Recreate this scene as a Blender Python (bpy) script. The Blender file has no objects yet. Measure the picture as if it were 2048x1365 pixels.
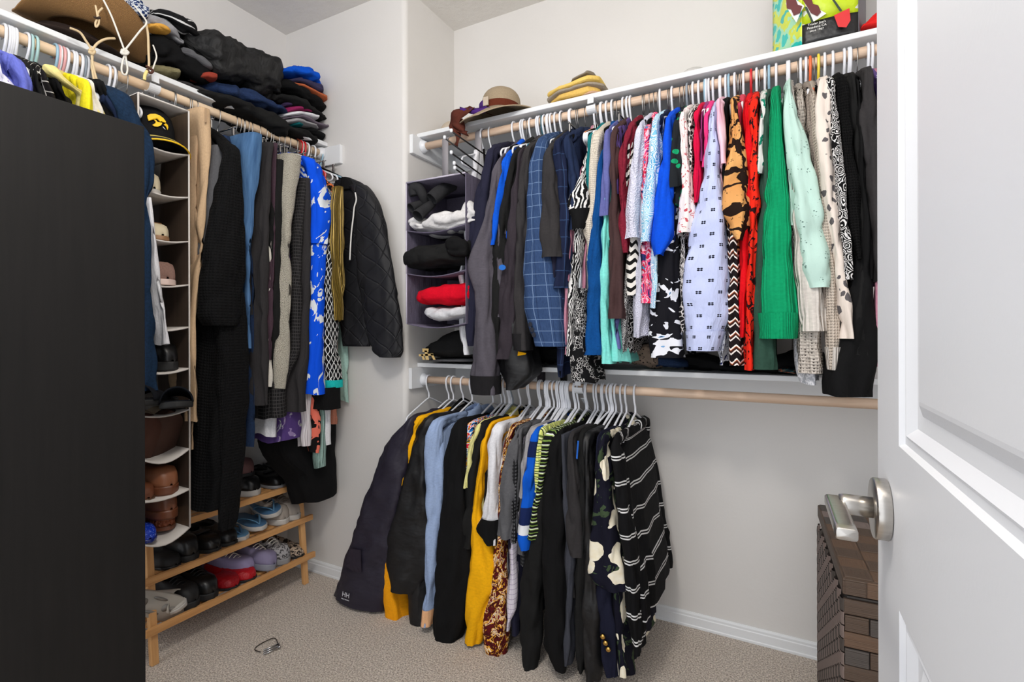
import bpy, bmesh, math, random
from math import sin, cos, pi, sqrt, atan2, hypot
from mathutils import Vector, Matrix, noise
random.seed(7)
scn = bpy.context.scene
COL = scn.collection
# ------------------------------------------------------------------ camera
F, TH, CY, ROLL, H = 1012.0, 0.4883, 660.5, -0.0024, 1.204
CT, ST, CR, SR = cos(TH), sin(TH), cos(ROLL), sin(ROLL)
cam_d = bpy.data.cameras.new('camera'); cam = bpy.data.objects.new('camera', cam_d); COL.objects.link(cam)
cam_d.sensor_fit = 'HORIZONTAL'; cam_d.sensor_width = 36.0; cam_d.lens = 36.0*F/2048
cam_d.shift_y = -(682.5-CY)/2048; cam_d.clip_start = 0.02
rt, fw, up = Vector((CT, ST, 0)), Vector((-ST, CT, 0)), Vector((0, 0, 1))
ax, ay = rt*CR+up*SR, up*CR-rt*SR
az = -fw
cam.matrix_world = Matrix(((ax.x, ay.x, az.x, 0), (ax.y, ay.y, az.y, 0), (ax.z, ay.z, az.z, H), (0, 0, 0, 1)))
scn.camera = cam
# ------------------------------------------------------------------ light
w = bpy.data.worlds.new('world'); scn.world = w; w.use_nodes = True
w.node_tree.nodes['Background'].inputs[0].default_value = (0.92, 0.95, 1.0, 1)
w.node_tree.nodes['Background'].inputs[1].default_value = 1.20
lamp = bpy.data.lights.new('ceiling_lamp_bulb', 'POINT'); lamp.shadow_soft_size = 0.13; lamp.energy = 31; lamp.color = (1.0, 0.955, 0.90)
lamp_o = bpy.data.objects.new('ceiling_lamp_bulb', lamp); COL.objects.link(lamp_o); lamp_o.location = (-0.45, 0.30, 2.42)   # unseen closet ceiling lamp, hung low as a globe to brighten the ceiling
scn.view_settings.view_transform = 'Standard'; scn.view_settings.look = 'None'
scn.view_settings.exposure = 0.58; scn.view_settings.gamma = 1.0; scn.view_settings.use_curve_mapping = False
# ------------------------------------------------------------------ pixel to place
def ray(px, py):
    dx, dy = px-1024, CY-py
    u, v = (CR*dx-SR*dy)/F, (SR*dx+CR*dy)/F
    return Vector((u*CT-ST, u*ST+CT, v))
def onY(px, py, Y): d = ray(px, py); t = Y/d.y; return Vector((d.x*t, Y, H+d.z*t))
def onX(px, py, X): d = ray(px, py); t = X/d.x; return Vector((X, d.y*t, H+d.z*t))
def onZ(px, py, Z): d = ray(px, py); t = (Z-H)/d.z; return Vector((d.x*t, d.y*t, Z))
def zoomed(x0, y0, s): return lambda x, y: (x0+x/s, y0+y/s)
# ------------------------------------------------------------------ materials
def lin(c): return tuple(((x/255)/12.92 if x/255 <= .04045 else ((x/255+.055)/1.055)**2.4) for x in c)
class S:                                    # a node socket one can do sums with
    def __init__(s, b, k): s.b, s.k = b, k
    def _m(s, op, o=None, o2=None):
        n = s.b.t.nodes.new('ShaderNodeMath'); n.operation = op
        for i, q in enumerate((s, o, o2)):
            if q is None: continue
            if isinstance(q, S): s.b.t.links.new(q.k, n.inputs[i])
            else: n.inputs[i].default_value = q
        return S(s.b, n.outputs[0])
    def __add__(s, o): return s._m('ADD', o)
    def __sub__(s, o): return s._m('SUBTRACT', o)
    def __mul__(s, o): return s._m('MULTIPLY', o)
    def fr(s): return s._m('FRACT')
    def fl(s): return s._m('FLOOR')
    def ab(s): return s._m('ABSOLUTE')
    def sin(s): return s._m('SINE')
    def lt(s, o): return s._m('LESS_THAN', o)
    def gt(s, o): return s._m('GREATER_THAN', o)
    def mn(s, o): return s._m('MINIMUM', o)
    def mx(s, o): return s._m('MAXIMUM', o)
    def md(s, o): return s._m('MODULO', o)
    def pp(s, o=1.0): return s._m('PINGPONG', o)
    def pw(s, o): return s._m('POWER', o)
class B:                                    # builder handed to the pattern functions
    def __init__(s, t, coord='UV'):
        s.t = t; n = t.nodes.new('ShaderNodeTexCoord'); s.co = n.outputs[coord]
        x = t.nodes.new('ShaderNodeSeparateXYZ'); t.links.new(s.co, x.inputs[0])
        s.u, s.v, s.w = S(s, x.outputs[0]), S(s, x.outputs[1]), S(s, x.outputs[2])
    def vec(s, x, y, z=0.0):
        n = s.t.nodes.new('ShaderNodeCombineXYZ')
        for i, q in enumerate((x, y, z)):
            if isinstance(q, S): s.t.links.new(q.k, n.inputs[i])
            else: n.inputs[i].default_value = q
        return n.outputs[0]
    def noise(s, sc=10, det=2, rough=.5, vec=None, dist=0.0):
        n = s.t.nodes.new('ShaderNodeTexNoise'); s.t.links.new(vec or s.co, n.inputs['Vector'])
        n.inputs['Scale'].default_value = sc; n.inputs['Detail'].default_value = det
        n.inputs['Roughness'].default_value = rough; n.inputs['Distortion'].default_value = dist
        return S(s, n.outputs['Fac'])
    def vor(s, sc=10, vec=None, feat='F1', out='Distance', rnd=1.0):
        n = s.t.nodes.new('ShaderNodeTexVoronoi'); n.feature = feat
        s.t.links.new(vec or s.co, n.inputs['Vector']); n.inputs['Scale'].default_value = sc
        n.inputs['Randomness'].default_value = rnd
        return S(s, n.outputs[out])
    def wob(s, sc, amt):                    # coordinates pushed about by noise
        return s.vec(s.u+(s.noise(sc, 2)-.5)*amt, s.v+(s.noise(sc*1.1, 2, vec=s.vec(s.v, s.u+3.0))-.5)*amt)
    def rgb(s, c):
        n = s.t.nodes.new('ShaderNodeRGB'); n.outputs[0].default_value = (*lin(c), 1); return n.outputs[0]
    def mix(s, f, a, c):
        n = s.t.nodes.new('ShaderNodeMix'); n.data_type = 'RGBA'
        for i, q in ((0, f), (6, a), (7, c)):
            if isinstance(q, S): s.t.links.new(q.k, n.inputs[i])
            elif isinstance(q, (tuple, list)): n.inputs[i].default_value = (*lin(q), 1)
            elif isinstance(q, (int, float)): n.inputs[i].default_value = q
            else: s.t.links.new(q, n.inputs[i])
        return n.outputs[2]
    def ramp(s, f, stops, interp='CONSTANT'):
        n = s.t.nodes.new('ShaderNodeValToRGB'); n.color_ramp.interpolation = interp
        e = n.color_ramp.elements
        while len(e) < len(stops): e.new(0.5)
        for q, (p, c) in zip(e, stops): q.position = p; q.color = (*lin(c), 1)
        s.t.links.new(f.k, n.inputs[0]); return n.outputs[0]
MATS = {}
def mat(name, fn=None, col=(200, 200, 200), rough=.85, metal=0.0, bump=None, bs=.3, bd=.01, sheen=0.0, coord='UV', spec=.5, emit=0, alpha=1.0, trans=0.0):
    if name in MATS: return MATS[name]
    m = bpy.data.materials.new(name); m.use_nodes = True; t = m.node_tree
    p = t.nodes['Principled BSDF']; b = B(t, coord)
    c = fn(b) if fn else None
    if c is None: p.inputs['Base Color'].default_value = (*lin(col), 1)
    else: t.links.new(c, p.inputs['Base Color'])
    p.inputs['Roughness'].default_value = rough; p.inputs['Metallic'].default_value = metal
    p.inputs['Specular IOR Level'].default_value = spec
    p.inputs['Sheen Weight'].default_value = sheen; p.inputs['Alpha'].default_value = alpha
    p.inputs['Transmission Weight'].default_value = trans
    if bump:
        h = bump(b); n = t.nodes.new('ShaderNodeBump'); n.inputs['Strength'].default_value = bs
        n.inputs['Distance'].default_value = bd
        t.links.new(h.k, n.inputs['Height']); t.links.new(n.outputs[0], p.inputs['Normal'])
    MATS[name] = m; return m
def cloth_bump(b):
    return b.noise(1, 3, .55, vec=b.vec(b.u*22, b.v*7))*1.0 + b.noise(700, 1)*.06
def crumple(b):
    return b.noise(13, 3, .5)*1.3 + b.noise(600, 1)*.04
def rib(freq):
    return lambda b: ((b.u*freq).pp(.5))*.8 + b.noise(1, 3, .55, vec=b.vec(b.u*20, b.v*7))*.8
def knit(freq):
    return lambda b: ((b.u*freq).pp(.5))*((b.v*freq*.8).pp(.5))*2.2 + b.noise(9, 2)*.7
def fab(name, col, var=.055, rough=.9, bump=cloth_bump, bs=.55, bd=.014, sheen=.0, spec=.15):
    dk = tuple(x*(1-var*1.6) for x in col); lt = tuple(min(255, x*(1+var)+2) for x in col)
    return mat(name, lambda b: b.mix(b.noise(130, 3, .6)*1.4-.2, dk, lt), rough=rough, bump=bump, bs=bs, bd=bd, sheen=sheen, spec=spec)
def pat(name, fn, rough=.85, bump=cloth_bump, bs=.5, sheen=.0): return mat(name, fn, rough=rough, bump=bump, bs=bs, bd=.014, sheen=sheen, spec=.15)
# ------------------------------------------------------------------ mesh helpers
class MB:
    def __init__(s): s.v, s.f, s.uv = [], [], []
    def ring_tube(s, rings, cap0=False, cap1=False):
        n = len(rings[0]); base = len(s.v)
        for r in rings: s.v.extend(r)
        per = max(1e-4, sum(sum((r[(i+1) % n]-r[i]).length for i in range(n)) for r in rings[::max(1, len(rings)//6)])/len(rings[::max(1, len(rings)//6)]))
        vl = [0.0]
        for a, c in zip(rings, rings[1:]): vl.append(vl[-1]+sum((c[i]-a[i]).length for i in range(0, n, max(1, n//6)))/len(range(0, n, max(1, n//6))))
        for j in range(len(rings)-1):
            for i in range(n):
                k = (i+1) % n
                s.f.append((base+j*n+i, base+j*n+k, base+(j+1)*n+k, base+(j+1)*n+i))
                u0, u1 = per*i/n, per*(i+1)/n
                s.uv.append(((u0, -vl[j]), (u1, -vl[j]), (u1, -vl[j+1]), (u0, -vl[j+1])))
        for flag, j in ((cap0, 0), (cap1, len(rings)-1)):
            if not flag: continue
            c = Vector((0, 0, 0))
            for q in rings[j]: c += q
            s.v.append(c/n); ci = len(s.v)-1
            for i in range(n):
                k = (i+1) % n; a, d = base+j*n+i, base+j*n+k
                s.f.append((ci, d, a) if j == 0 else (ci, a, d))
                s.uv.append(((per*(i+.5)/n, -vl[j]+.02), (per*i/n, -vl[j]), (per*(i+1)/n, -vl[j])))
        return s
    def quad_strip(s, grid, flip=False):
        R, C = len(grid), len(grid[0]); base = len(s.v)
        for r in grid: s.v.extend(r)
        ul = [0.0]
        for i in range(1, C): ul.append(ul[-1]+(grid[R//2][i]-grid[R//2][i-1]).length)
        vl = [0.0]
        for j in range(1, R): vl.append(vl[-1]+(grid[j][C//2]-grid[j-1][C//2]).length)
        for j in range(R-1):
            for i in range(C-1):
                q = [base+j*C+i, base+j*C+i+1, base+(j+1)*C+i+1, base+(j+1)*C+i]
                t = [(ul[i], -vl[j]), (ul[i+1], -vl[j]), (ul[i+1], -vl[j+1]), (ul[i], -vl[j+1])]
                if flip: q.reverse(); t.reverse()
                s.f.append(tuple(q)); s.uv.append(tuple(t))
        return s
    def box(s, lo, hi, R=None, o=None):
        x0, y0, z0 = lo; x1, y1, z1 = hi; base = len(s.v)
        vs = [Vector(q) for q in ((x0, y0, z0), (x1, y0, z0), (x1, y1, z0), (x0, y1, z0), (x0, y0, z1), (x1, y0, z1), (x1, y1, z1), (x0, y1, z1))]
        if R: vs = [R @ q for q in vs]
        if o: vs = [q+o for q in vs]
        s.v.extend(vs)
        dx, dy, dz = x1-x0, y1-y0, z1-z0
        for f, (a, c) in (((0, 3, 2, 1), (dy, dx)), ((4, 5, 6, 7), (dx, dy)), ((0, 1, 5, 4), (dx, dz)), ((2, 3, 7, 6), (dx, dz)), ((1, 2, 6, 5), (dy, dz)), ((3, 0, 4, 7), (dy, dz))):
            s.f.append(tuple(base+k for k in f)); s.uv.append(((0, 0), (a, 0), (a, c), (0, c)))
        return s
    def build(s, name, m=None, parent=None, smooth=True, bevel=0, sub=0, solid=0):
        me = bpy.data.meshes.new(name); me.from_pydata([tuple(q) for q in s.v], [], s.f)
        ul = me.uv_layers.new(name='UVMap'); k = 0; data = [0.0]*(2*sum(len(q) for q in s.uv))
        for q in s.uv:
            for a in q: data[k] = a[0]; data[k+1] = a[1]; k += 2
        ul.data.foreach_set('uv', data)
        if smooth: me.polygons.foreach_set('use_smooth', [True]*len(me.polygons))
        me.update()
        o = bpy.data.objects.new(name, me); COL.objects.link(o)
        if m: me.materials.append(m)
        if parent: o.parent = parent
        if bevel:
            b = o.modifiers.new('bevel', 'BEVEL'); b.width = bevel; b.segments = 2; b.limit_method = 'ANGLE'; b.harden_normals = False
        if sub:
            b = o.modifiers.new('sub', 'SUBSURF'); b.levels = sub; b.render_levels = sub
        if solid:
            b = o.modifiers.new('solid', 'SOLIDIFY'); b.thickness = solid; b.offset = 0
        return o
def tag(o, label=None, cat=None, group=None, kind=None):
    for k, q in (('label', label), ('category', cat), ('group', group), ('kind', kind)):
        if q: o[k] = q
    return o
def thing(name, label, cat, loc=(0, 0, 0), group=None):
    o = bpy.data.objects.new(name, None); COL.objects.link(o); o.empty_display_size = .05
    o.location = loc; return tag(o, label, cat, group)
def adopt(o, root):                         # parent a mesh made in world space
    o.parent = root; o.matrix_parent_inverse = Matrix.Translation(-Vector(root.location)); return o
def copy_tree(o, parent=None):
    c = o.copy(); COL.objects.link(c)
    if parent: c.parent = parent
    for ch in o.children: copy_tree(ch, c)
    return c
def box(name, lo, hi, m, parent=None, bevel=0, smooth=False, R=None, o=None):
    return MB().box(lo, hi, R, o).build(name, m, parent, smooth=smooth, bevel=bevel)
def cr(pts, n):                             # Catmull-Rom through tuples of numbers
    if len(pts) < 3:
        a, c = pts[0], pts[-1]; return [tuple(x+(y-x)*i/n for x, y in zip(a, c)) for i in range(n+1)]
    out = []; m = len(pts)-1
    for i in range(n+1):
        t = i/n*m; k = min(int(t), m-1); f = t-k
        p = [pts[max(0, min(m, k+d))] for d in (-1, 0, 1, 2)]
        out.append(tuple(.5*(2*b+(c-a)*f+(2*a-5*b+4*c-d)*f*f+(3*b-a-3*c+d)*f**3) for a, b, c, d in zip(*p)))
    return out
def resample(rows, n, ia, ib=None, passes=3):   # even steps along the length, corners softened
    d = [0.0]
    for p, q in zip(rows, rows[1:]): d.append(d[-1]+max(1e-5, hypot(q[ia]-p[ia], (q[ib]-p[ib]) if ib is not None else 0)))
    out = []; k = 0
    for i in range(n+1):
        t = d[-1]*i/n
        while k < len(d)-2 and t > d[k+1]: k += 1
        f = (t-d[k])/(d[k+1]-d[k]); out.append(tuple(a+(c-a)*f for a, c in zip(rows[k], rows[k+1])))
    for _ in range(passes): out = [out[0]]+[tuple((a+2*b_+c)/4 for a, b_, c in zip(out[i-1], out[i], out[i+1])) for i in range(1, n)]+[out[-1]]
    return out
def wire(path, r, n=8, close=True):         # tube mesh along a list of Vectors; r number or list
    mb = MB(); rings = []; prev = None
    for i, p in enumerate(path):
        t = (path[min(i+1, len(path)-1)]-path[max(i-1, 0)])
        t = t.normalized() if t.length > 1e-9 else Vector((0, 0, 1))
        if prev is None:
            a = Vector((1, 0, 0)) if abs(t.x) < .8 else Vector((0, 1, 0)); prev = (a-t*a.dot(t)).normalized()
        else:
            q = prev-t*prev.dot(t); prev = q.normalized() if q.length > 1e-6 else prev
        bn = t.cross(prev); rr = r[i] if isinstance(r, (list, tuple)) else r
        rings.append([p+(prev*cos(2*pi*k/n)+bn*sin(2*pi*k/n))*rr for k in range(n)])
    return mb.ring_tube(rings, close, close)
def V(*a): return Vector(a)
def smooth_path(pts, n): return [Vector(q) for q in cr([tuple(p) for p in pts], n)]
def lathe(prof, n=32, o=V(0, 0, 0), R=None, cap0=True, cap1=True, sq=(1, 1), wob=None):
    rings = []
    for r, z in prof:
        ring = []
        for k in range(n):
            a = 2*pi*k/n; p = V(r*cos(a)*sq[0], r*sin(a)*sq[1], z)
            if wob: p = wob(p, a)
            ring.append((R @ p if R else p)+o)
        rings.append(ring)
    return MB().ring_tube(rings, cap0, cap1)
# ------------------------------------------------------------------ the room
XL, XR, Y1, DY, ZC = -2.2666, -1.4779, 1.7721, 2.1555, 2.74
XW = 0.95                                    # right wall, hidden by the door
US_Y, US_Z, UR_Y, UR_Z = 1.850, 2.108, 1.875, 2.052
LS_Z, LR_Z = 1.0547, 0.9763
LFX, LFZ, LRX, LRZ = -1.9616, 2.1256, -1.9866, 2.0716
M_wall = mat('wall_paint', lambda b: b.mix(b.noise(3, 2), (219, 216, 212), (226, 223, 220)), rough=.75, coord='Object',
             bump=lambda b: b.noise(14, 4, .6)*1.0+b.noise(90, 2)*.15, bs=.12, bd=.01)
M_ceil = mat('ceiling_paint', lambda b: b.mix(b.noise(20, 3), (222, 218, 213), (230, 227, 222)), rough=.9, coord='Object',
             bump=lambda b: b.noise(45, 4, .65), bs=.35, bd=.012)
M_trim = mat('trim_white', col=(232, 234, 236), rough=.38)
M_shelf = mat('shelf_white', col=(228, 230, 232), rough=.45)
def carpet_col(b):
    f = b.noise(170, 2, .75)*3.4-1.2
    c = b.mix(f, (142, 126, 112), (248, 236, 222))
    g = b.noise(3.0, 3, .6)*1.5-.4
    return b.mix(g*.30, c, (172, 154, 136))
M_carpet = mat('carpet', carpet_col, rough=1.0, coord='Object', spec=.1, sheen=.3,
               bump=lambda b: b.noise(150, 2, .7)*1.0+b.noise(5, 2)*.8, bs=.8, bd=.012)
def wood_fn(a, c, axis='x', sc=1.0):
    def fn(b):
        q = {'x': b.vec(b.u*3*sc, b.v*40*sc, b.w*40*sc), 'y': b.vec(b.u*40*sc, b.v*3*sc, b.w*40*sc), 'z': b.vec(b.u*40*sc, b.v*40*sc, b.w*3*sc)}[axis]
        return b.mix(b.noise(1.2, 4, .65, vec=q, dist=.6)*1.8-.4, a, c)
    return fn
M_rodx = mat('rod_wood_x', wood_fn((196, 164, 138), (232, 206, 182), 'x'), rough=.5, coord='Object')
M_rody = mat('rod_wood_y', wood_fn((212, 178, 142), (242, 218, 188), 'y'), rough=.5, coord='Object')
M_chrome = mat('chrome', col=(190, 190, 192), rough=.18, metal=1.0)
M_steel = mat('brushed_nickel', lambda b: b.mix(b.noise(2, 3, vec=b.vec(b.u*4, b.v*300, b.w*4)), (176, 172, 166), (206, 202, 196)), rough=.28, metal=1.0, coord='Object')
M_plast = mat('plastic_white', col=(226, 228, 232), rough=.35)
def struct(o): o['kind'] = 'structure'; return o
struct(box('floor', (XL-.1, -.9, -.1), (XW+.1, DY+.1, 0), M_carpet))
struct(box('ceiling', (XL-.1, -.25, ZC), (XW+.1, DY+.1, ZC+.1), M_ceil))
struct(box('wall_left', (XL-.1, -.25, 0), (XL, Y1+.05, ZC), M_wall))
struct(box('wall_back', (XR-.05, DY, 0), (XW+.1, DY+.1, ZC), M_wall))
struct(box('wall_right', (XW, -.25, 0), (XW+.1, DY+.05, ZC), M_wall))
# the wall that closes the left bay, with a rounded outer corner where it turns into the alcove
r = .022; prof = [(XL-.05, Y1)] + [(XR-r+r*sin(a), Y1+r-r*cos(a)) for a in [pi/2*i/8 for i in range(9)]] + [(XR, DY+.05), (XL-.05, DY+.05)]
mb = MB().ring_tube([[V(x, y, z) for x, y in prof] for z in (0, ZC)])
o = struct(mb.build('wall_end', M_wall, smooth=False))
def baseboard(name, a, c, nrm):
    pr = [(0, 0), (.014, 0), (.014, .008), (.011, .011), (.011, .040), (.008, .043), (.008, .051), (.004, .058), (0, .058)]
    mb = MB(); g = [[q + nrm*o_ + V(0, 0, z) for o_, z in pr] for q in (a, c)]
    mb.quad_strip(g, flip=False)
    return struct(mb.build(name, M_trim, smooth=False))
baseboard('baseboard_back', V(XR, DY, 0), V(XW, DY, 0), V(0, -1, 0))
baseboard('baseboard_end', V(XL, Y1, 0), V(XR, Y1, 0), V(0, -1, 0))
baseboard('baseboard_return', V(XR, Y1, 0), V(XR, DY, 0), V(1, 0, 0))
baseboard('baseboard_left', V(XL, -.25, 0), V(XL, Y1, 0), V(1, 0, 0))
# cleats under the shelves
struct(box('trim_1', (XR, DY-.018, US_Z-.105), (XW, DY, US_Z-.020), M_trim, bevel=.002))
struct(box('trim_2', (XR, 1.80, US_Z-.105), (XR+.018, DY-.018, US_Z-.020), M_trim, bevel=.002))
struct(box('trim_3', (XR, DY-.018, LS_Z-.105), (XW, DY, LS_Z-.020), M_trim, bevel=.002))
struct(box('trim_4', (XR, 1.79, LS_Z-.115), (XR+.018, DY-.018, LS_Z-.020), M_trim, bevel=.002))
struct(box('trim_5', (XL, Y1-.018, LFZ-.118), (-1.862, Y1, LFZ-.028), M_trim, bevel=.002))
struct(box('trim_6', (XL, -.25, LFZ-.105), (XL+.018, Y1-.018, LFZ-.020), M_trim, bevel=.002))
def shelf(label, lo, hi):
    return tag(box('shelf_board', lo, hi, M_shelf, bevel=.0025), label, 'shelf', 'white closet shelves')
shelf('white painted shelf above the long upper rod', (XR+.001, US_Y, US_Z-.019), (XW-.001, DY-.001, US_Z))
shelf('white painted shelf just above the lower rod', (XR+.001, US_Y, LS_Z-.019), (XW-.001, DY-.001, LS_Z))
shelf('white painted shelf along the side wall, heaped with dark clothes and hats', (XL+.001, -.2, LFZ-.019), (LFX, Y1-.001, LFZ))
def rod(label, a, c, m, r=.0165):
    root = thing('closet_rod', label, 'rod', a, 'wooden hanging rods')
    n = 20; d = (c-a).normalized(); e1 = V(0, 0, 1); e2 = d.cross(e1)
    ring = lambda p, rr: [p+(e1*cos(2*pi*k/n)+e2*sin(2*pi*k/n))*rr for k in range(n)]
    adopt(MB().ring_tube([ring(a+(c-a)*i/8, r) for i in range(9)], True, True).build('pole', m), root)
    for p, s in ((a, 1), (c, -1)):
        adopt(MB().ring_tube([ring(p, .030), ring(p+d*s*.003, .031), ring(p+d*s*.010, .027), ring(p+d*s*.022, .0215), ring(p+d*s*.023, .0175)], True, True).build('socket', M_plast), root)
    return root
rod('wooden rod under the high shelf, packed with blouses and jackets', V(XR+.019, UR_Y, UR_Z), V(XW-.001, UR_Y, UR_Z), M_rodx)
rod('lower wooden rod, bare at one end below the white shelf', V(XR+.019, UR_Y, LR_Z), V(XW-.001, UR_Y, LR_Z), M_rodx)
rod('wooden rod along the side wall holding trousers and dresses', V(LRX, -.15, LRZ), V(LRX, Y1-.019, LRZ), M_rody)
def bracket(label, p, out, zs):              # steel shelf-and-rod bracket: wall strip, arm, rod cradle
    root = thing('shelf_bracket', label, 'bracket', p, 'white shelf brackets')
    sd = V(out.y, -out.x, 0)
    def strip(name, pts, wd=.024, th=.003):
        g = []
        for q in pts: g.append([q-sd*wd/2, q+sd*wd/2])
        adopt(MB().quad_strip(g).build(name, M_plast, smooth=False, solid=th), root)
    L = .30
    strip('wall_strip', [p+V(0, 0, zs-.022), p+V(0, 0, zs-.28)])
    strip('arm', [p+V(0, 0, zs-.021), p+out*L+V(0, 0, zs-.021), p+out*(L+.002)+V(0, 0, zs-.045)])
    strip('brace', [p+V(0, 0, zs-.27), p+out*(L-.05)+V(0, 0, zs-.10)], .014)
    rz = zs-.0555
    cr_ = [p+out*(.280+.021*sin(a))+V(0, 0, rz-.021*cos(a)) for a in [-pi*.6+pi*1.15*i/12 for i in range(13)]]
    strip('rod_cradle', cr_, .036, .003)
    return root
px_x = lambda px, Y: onY(px, 300, Y).x
bracket('white bracket under the high shelf beside the folded yellow towels', V(onY(1188, 215, UR_Y).x, DY-.0195, 0), V(0, -1, 0), US_Z)
bracket('white bracket holding the lower rod among white hangers', V(onY(1163, 782, UR_Y).x, DY-.0195, 0), V(0, -1, 0), LS_Z-.02)
bracket('white bracket under the side shelf beside the hanging shoe organizer', V(XL+.0195, onX(306, 170, LFX).y, 0), V(1, 0, 0), LFZ)
# ------------------------------------------------------------------ door
M_door = mat('door_paint', lambda b: b.mix(b.noise(4, 2), (212, 213, 216), (217, 218, 221)), rough=.42, coord='Object', bump=lambda b: b.noise(220, 2), bs=.03, bd=.004)
dd = V(.0166, -1, 0).normalized(); dn = V(-1, -.0166, 0).normalized(); DE = V(.1039, .7514, .012)
def dp(w_, z, e=0): return DE+dd*w_+V(0, 0, z)+dn*e
droot = thing('door_1', 'white panel door standing open', 'door', DE); droot['kind'] = 'structure'
for k_ in ('label', 'category'): del droot[k_]
DW, DH = .762, 2.03; st = .112
rails = [(0, .20), (.9055, 1.073), (1.90, DH)]
def dbox(name, w0, w1, z0, z1, e0=-.035, e1=0.0):
    mb = MB(); g = [[dp(a, c, e) for a, c in ((w0, z0), (w1, z0), (w1, z1), (w0, z1))] for e in (e1, e0)]
    mb.ring_tube(g, True, True); return adopt(mb.build(name, M_door, smooth=False), droot)
dbox('stile', 0, st, 0, DH); dbox('stile', DW-st, DW, 0, DH)
for z0, z1 in rails: dbox('rail', st, DW-st, z0, z1)
for z0, z1 in ((.20, .9055), (1.073, 1.90)):
    g = []
    for ins, dep in ((0, 0), (.003, -.005), (.010, -.005), (.013, -.0035), (.022, -.011), (.036, -.012), (.048, -.0065), (.052, -.006)):
        g.append([dp(a, c, dep) for a, c in ((st+ins, z0+ins), (DW-st-ins, z0+ins), (DW-st-ins, z1-ins), (st+ins, z1-ins))])
    mb = MB().ring_tube(g, False, True); adopt(mb.build('panel', M_door, smooth=False), droot)
    dbox('panel_back', st, DW-st, z0, z1, -.035, -.020)
# lever handle
hroot = thing('door_handle', 'brushed nickel lever handle on the white door', 'door handle', dp(.062, .99))
HZ = .991
def disc(prof, w0, z0, n=40): return MB().ring_tube([[dp(w0+rr*cos(2*pi*k/n), z0+rr*sin(2*pi*k/n), e) for k in range(n)] for rr, e in prof], True, True)
adopt(disc([(.0325, .0005), (.0335, .0015), (.0335, .0125), (.0325, .0140), (.013, .0142)], .058, HZ).build('rosette', M_steel), hroot)
adopt(disc([(.0115, .012), (.0115, .040), (.0105, .046)], .058, HZ).build('neck', M_steel), hroot)
mb = MB()
def rr_ring(w_, e, hx, hz, n=28, ex=5):
    out = []
    for k in range(n):
        a = 2*pi*k/n; c_, s_ = cos(a), sin(a)
        out.append(dp(w_, HZ+hz*abs(s_)**(2/ex)*(1 if s_ >= 0 else -1), e+hx*abs(c_)**(2/ex)*(1 if c_ >= 0 else -1)))
    return out
mb.ring_tube([rr_ring(.044, .050, .0075, .0040), rr_ring(.046, .050, .0092, .0058)]+[rr_ring(.048+.112*i/6, .050, .0096, .0062) for i in range(7)]+[rr_ring(.1615, .050, .0085, .0050)], True, True)
adopt(mb.build('lever', M_steel), hroot)
adopt(disc([(.0022, .026), (.0022, .0265)], .058, HZ).build('set_screw', M_chrome), hroot)
# ------------------------------------------------------------------ dark cabinet
M_dark = mat('black_brown_wood', lambda b: b.mix(b.noise(1, 4, .6, vec=b.vec(b.u*90, b.v*90, b.w*4))*1.5-.25, (15, 14, 13), (25, 23, 22)), rough=.6, spec=.25, coord='Object', bump=lambda b: b.noise(1, 3, vec=b.vec(b.u*160, b.v*160, b.w*8)), bs=.05, bd=.003)
CX, CYE, CZ = -1.38, onX(290, 700, -1.38).y, onX(290.5, 254, -1.38).z
croot = thing('tall_cabinet', 'tall black-brown wooden cabinet with a flat side, in front of the hanging clothes', 'cabinet', (CX-.17, .36, 0))
adopt(box('side_panel', (CX-.019, .04, 0), (CX, CYE, CZ), M_dark, bevel=.0012), croot)
adopt(box('side_panel', (CX-.34, .04, 0), (CX-.321, CYE, CZ), M_dark, bevel=.0012), croot)
adopt(box('top_panel', (CX-.320, .04, CZ-.021), (CX-.020, CYE, CZ-.002), M_dark, bevel=.001), croot)
adopt(box('back_panel', (CX-.320, CYE-.008, .04), (CX-.020, CYE-.001, CZ-.022), M_dark), croot)
adopt(box('front_panel', (CX-.320, .042, .04), (CX-.020, .060, CZ-.022), M_dark), croot)
adopt(box('plinth', (CX-.320, .07, 0), (CX-.020, CYE-.02, .04), M_dark), croot)
# ------------------------------------------------------------------ hanging clothes: the machinery
class Rod:
    def __init__(s, base, A, O, z, where): s.base, s.A, s.O, s.z, s.where = base, A, O, z, where
    def pt(s, a, o, z): return s.base+s.A*a+s.O*o+V(0, 0, z)
    def loc(s, px, py, o):
        if abs(s.A.x) > .5: p = onY(px, py, s.base.y-o); return p.x, p.z
        p = onX(px, py, s.base.x+o); return p.y, p.z
UP = Rod(V(0, UR_Y, 0), V(1, 0, 0), V(0, -1, 0), UR_Z, 'on the upper rod')
LO = Rod(V(0, UR_Y, 0), V(1, 0, 0), V(0, -1, 0), LR_Z, 'on the lower rod')
LE = Rod(V(LRX, 0, 0), V(0, 1, 0), V(1, 0, 0), LRZ, 'on the side rod')
def rows_of(rod, Z, rows, o):
    out = []
    for y, xl, xr in rows:
        a, c = Z(xl, y), Z(xr, y)
        s0, z0 = rod.loc(a[0], a[1], o); s1, z1 = rod.loc(c[0], c[1], o)
        out.append(((s0+s1)/2, (z0+z1)/2, max(.004, abs(s1-s0)/2)))
    return out
def se(c, e): return abs(c)**e*(1 if c >= 0 else -1)
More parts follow.
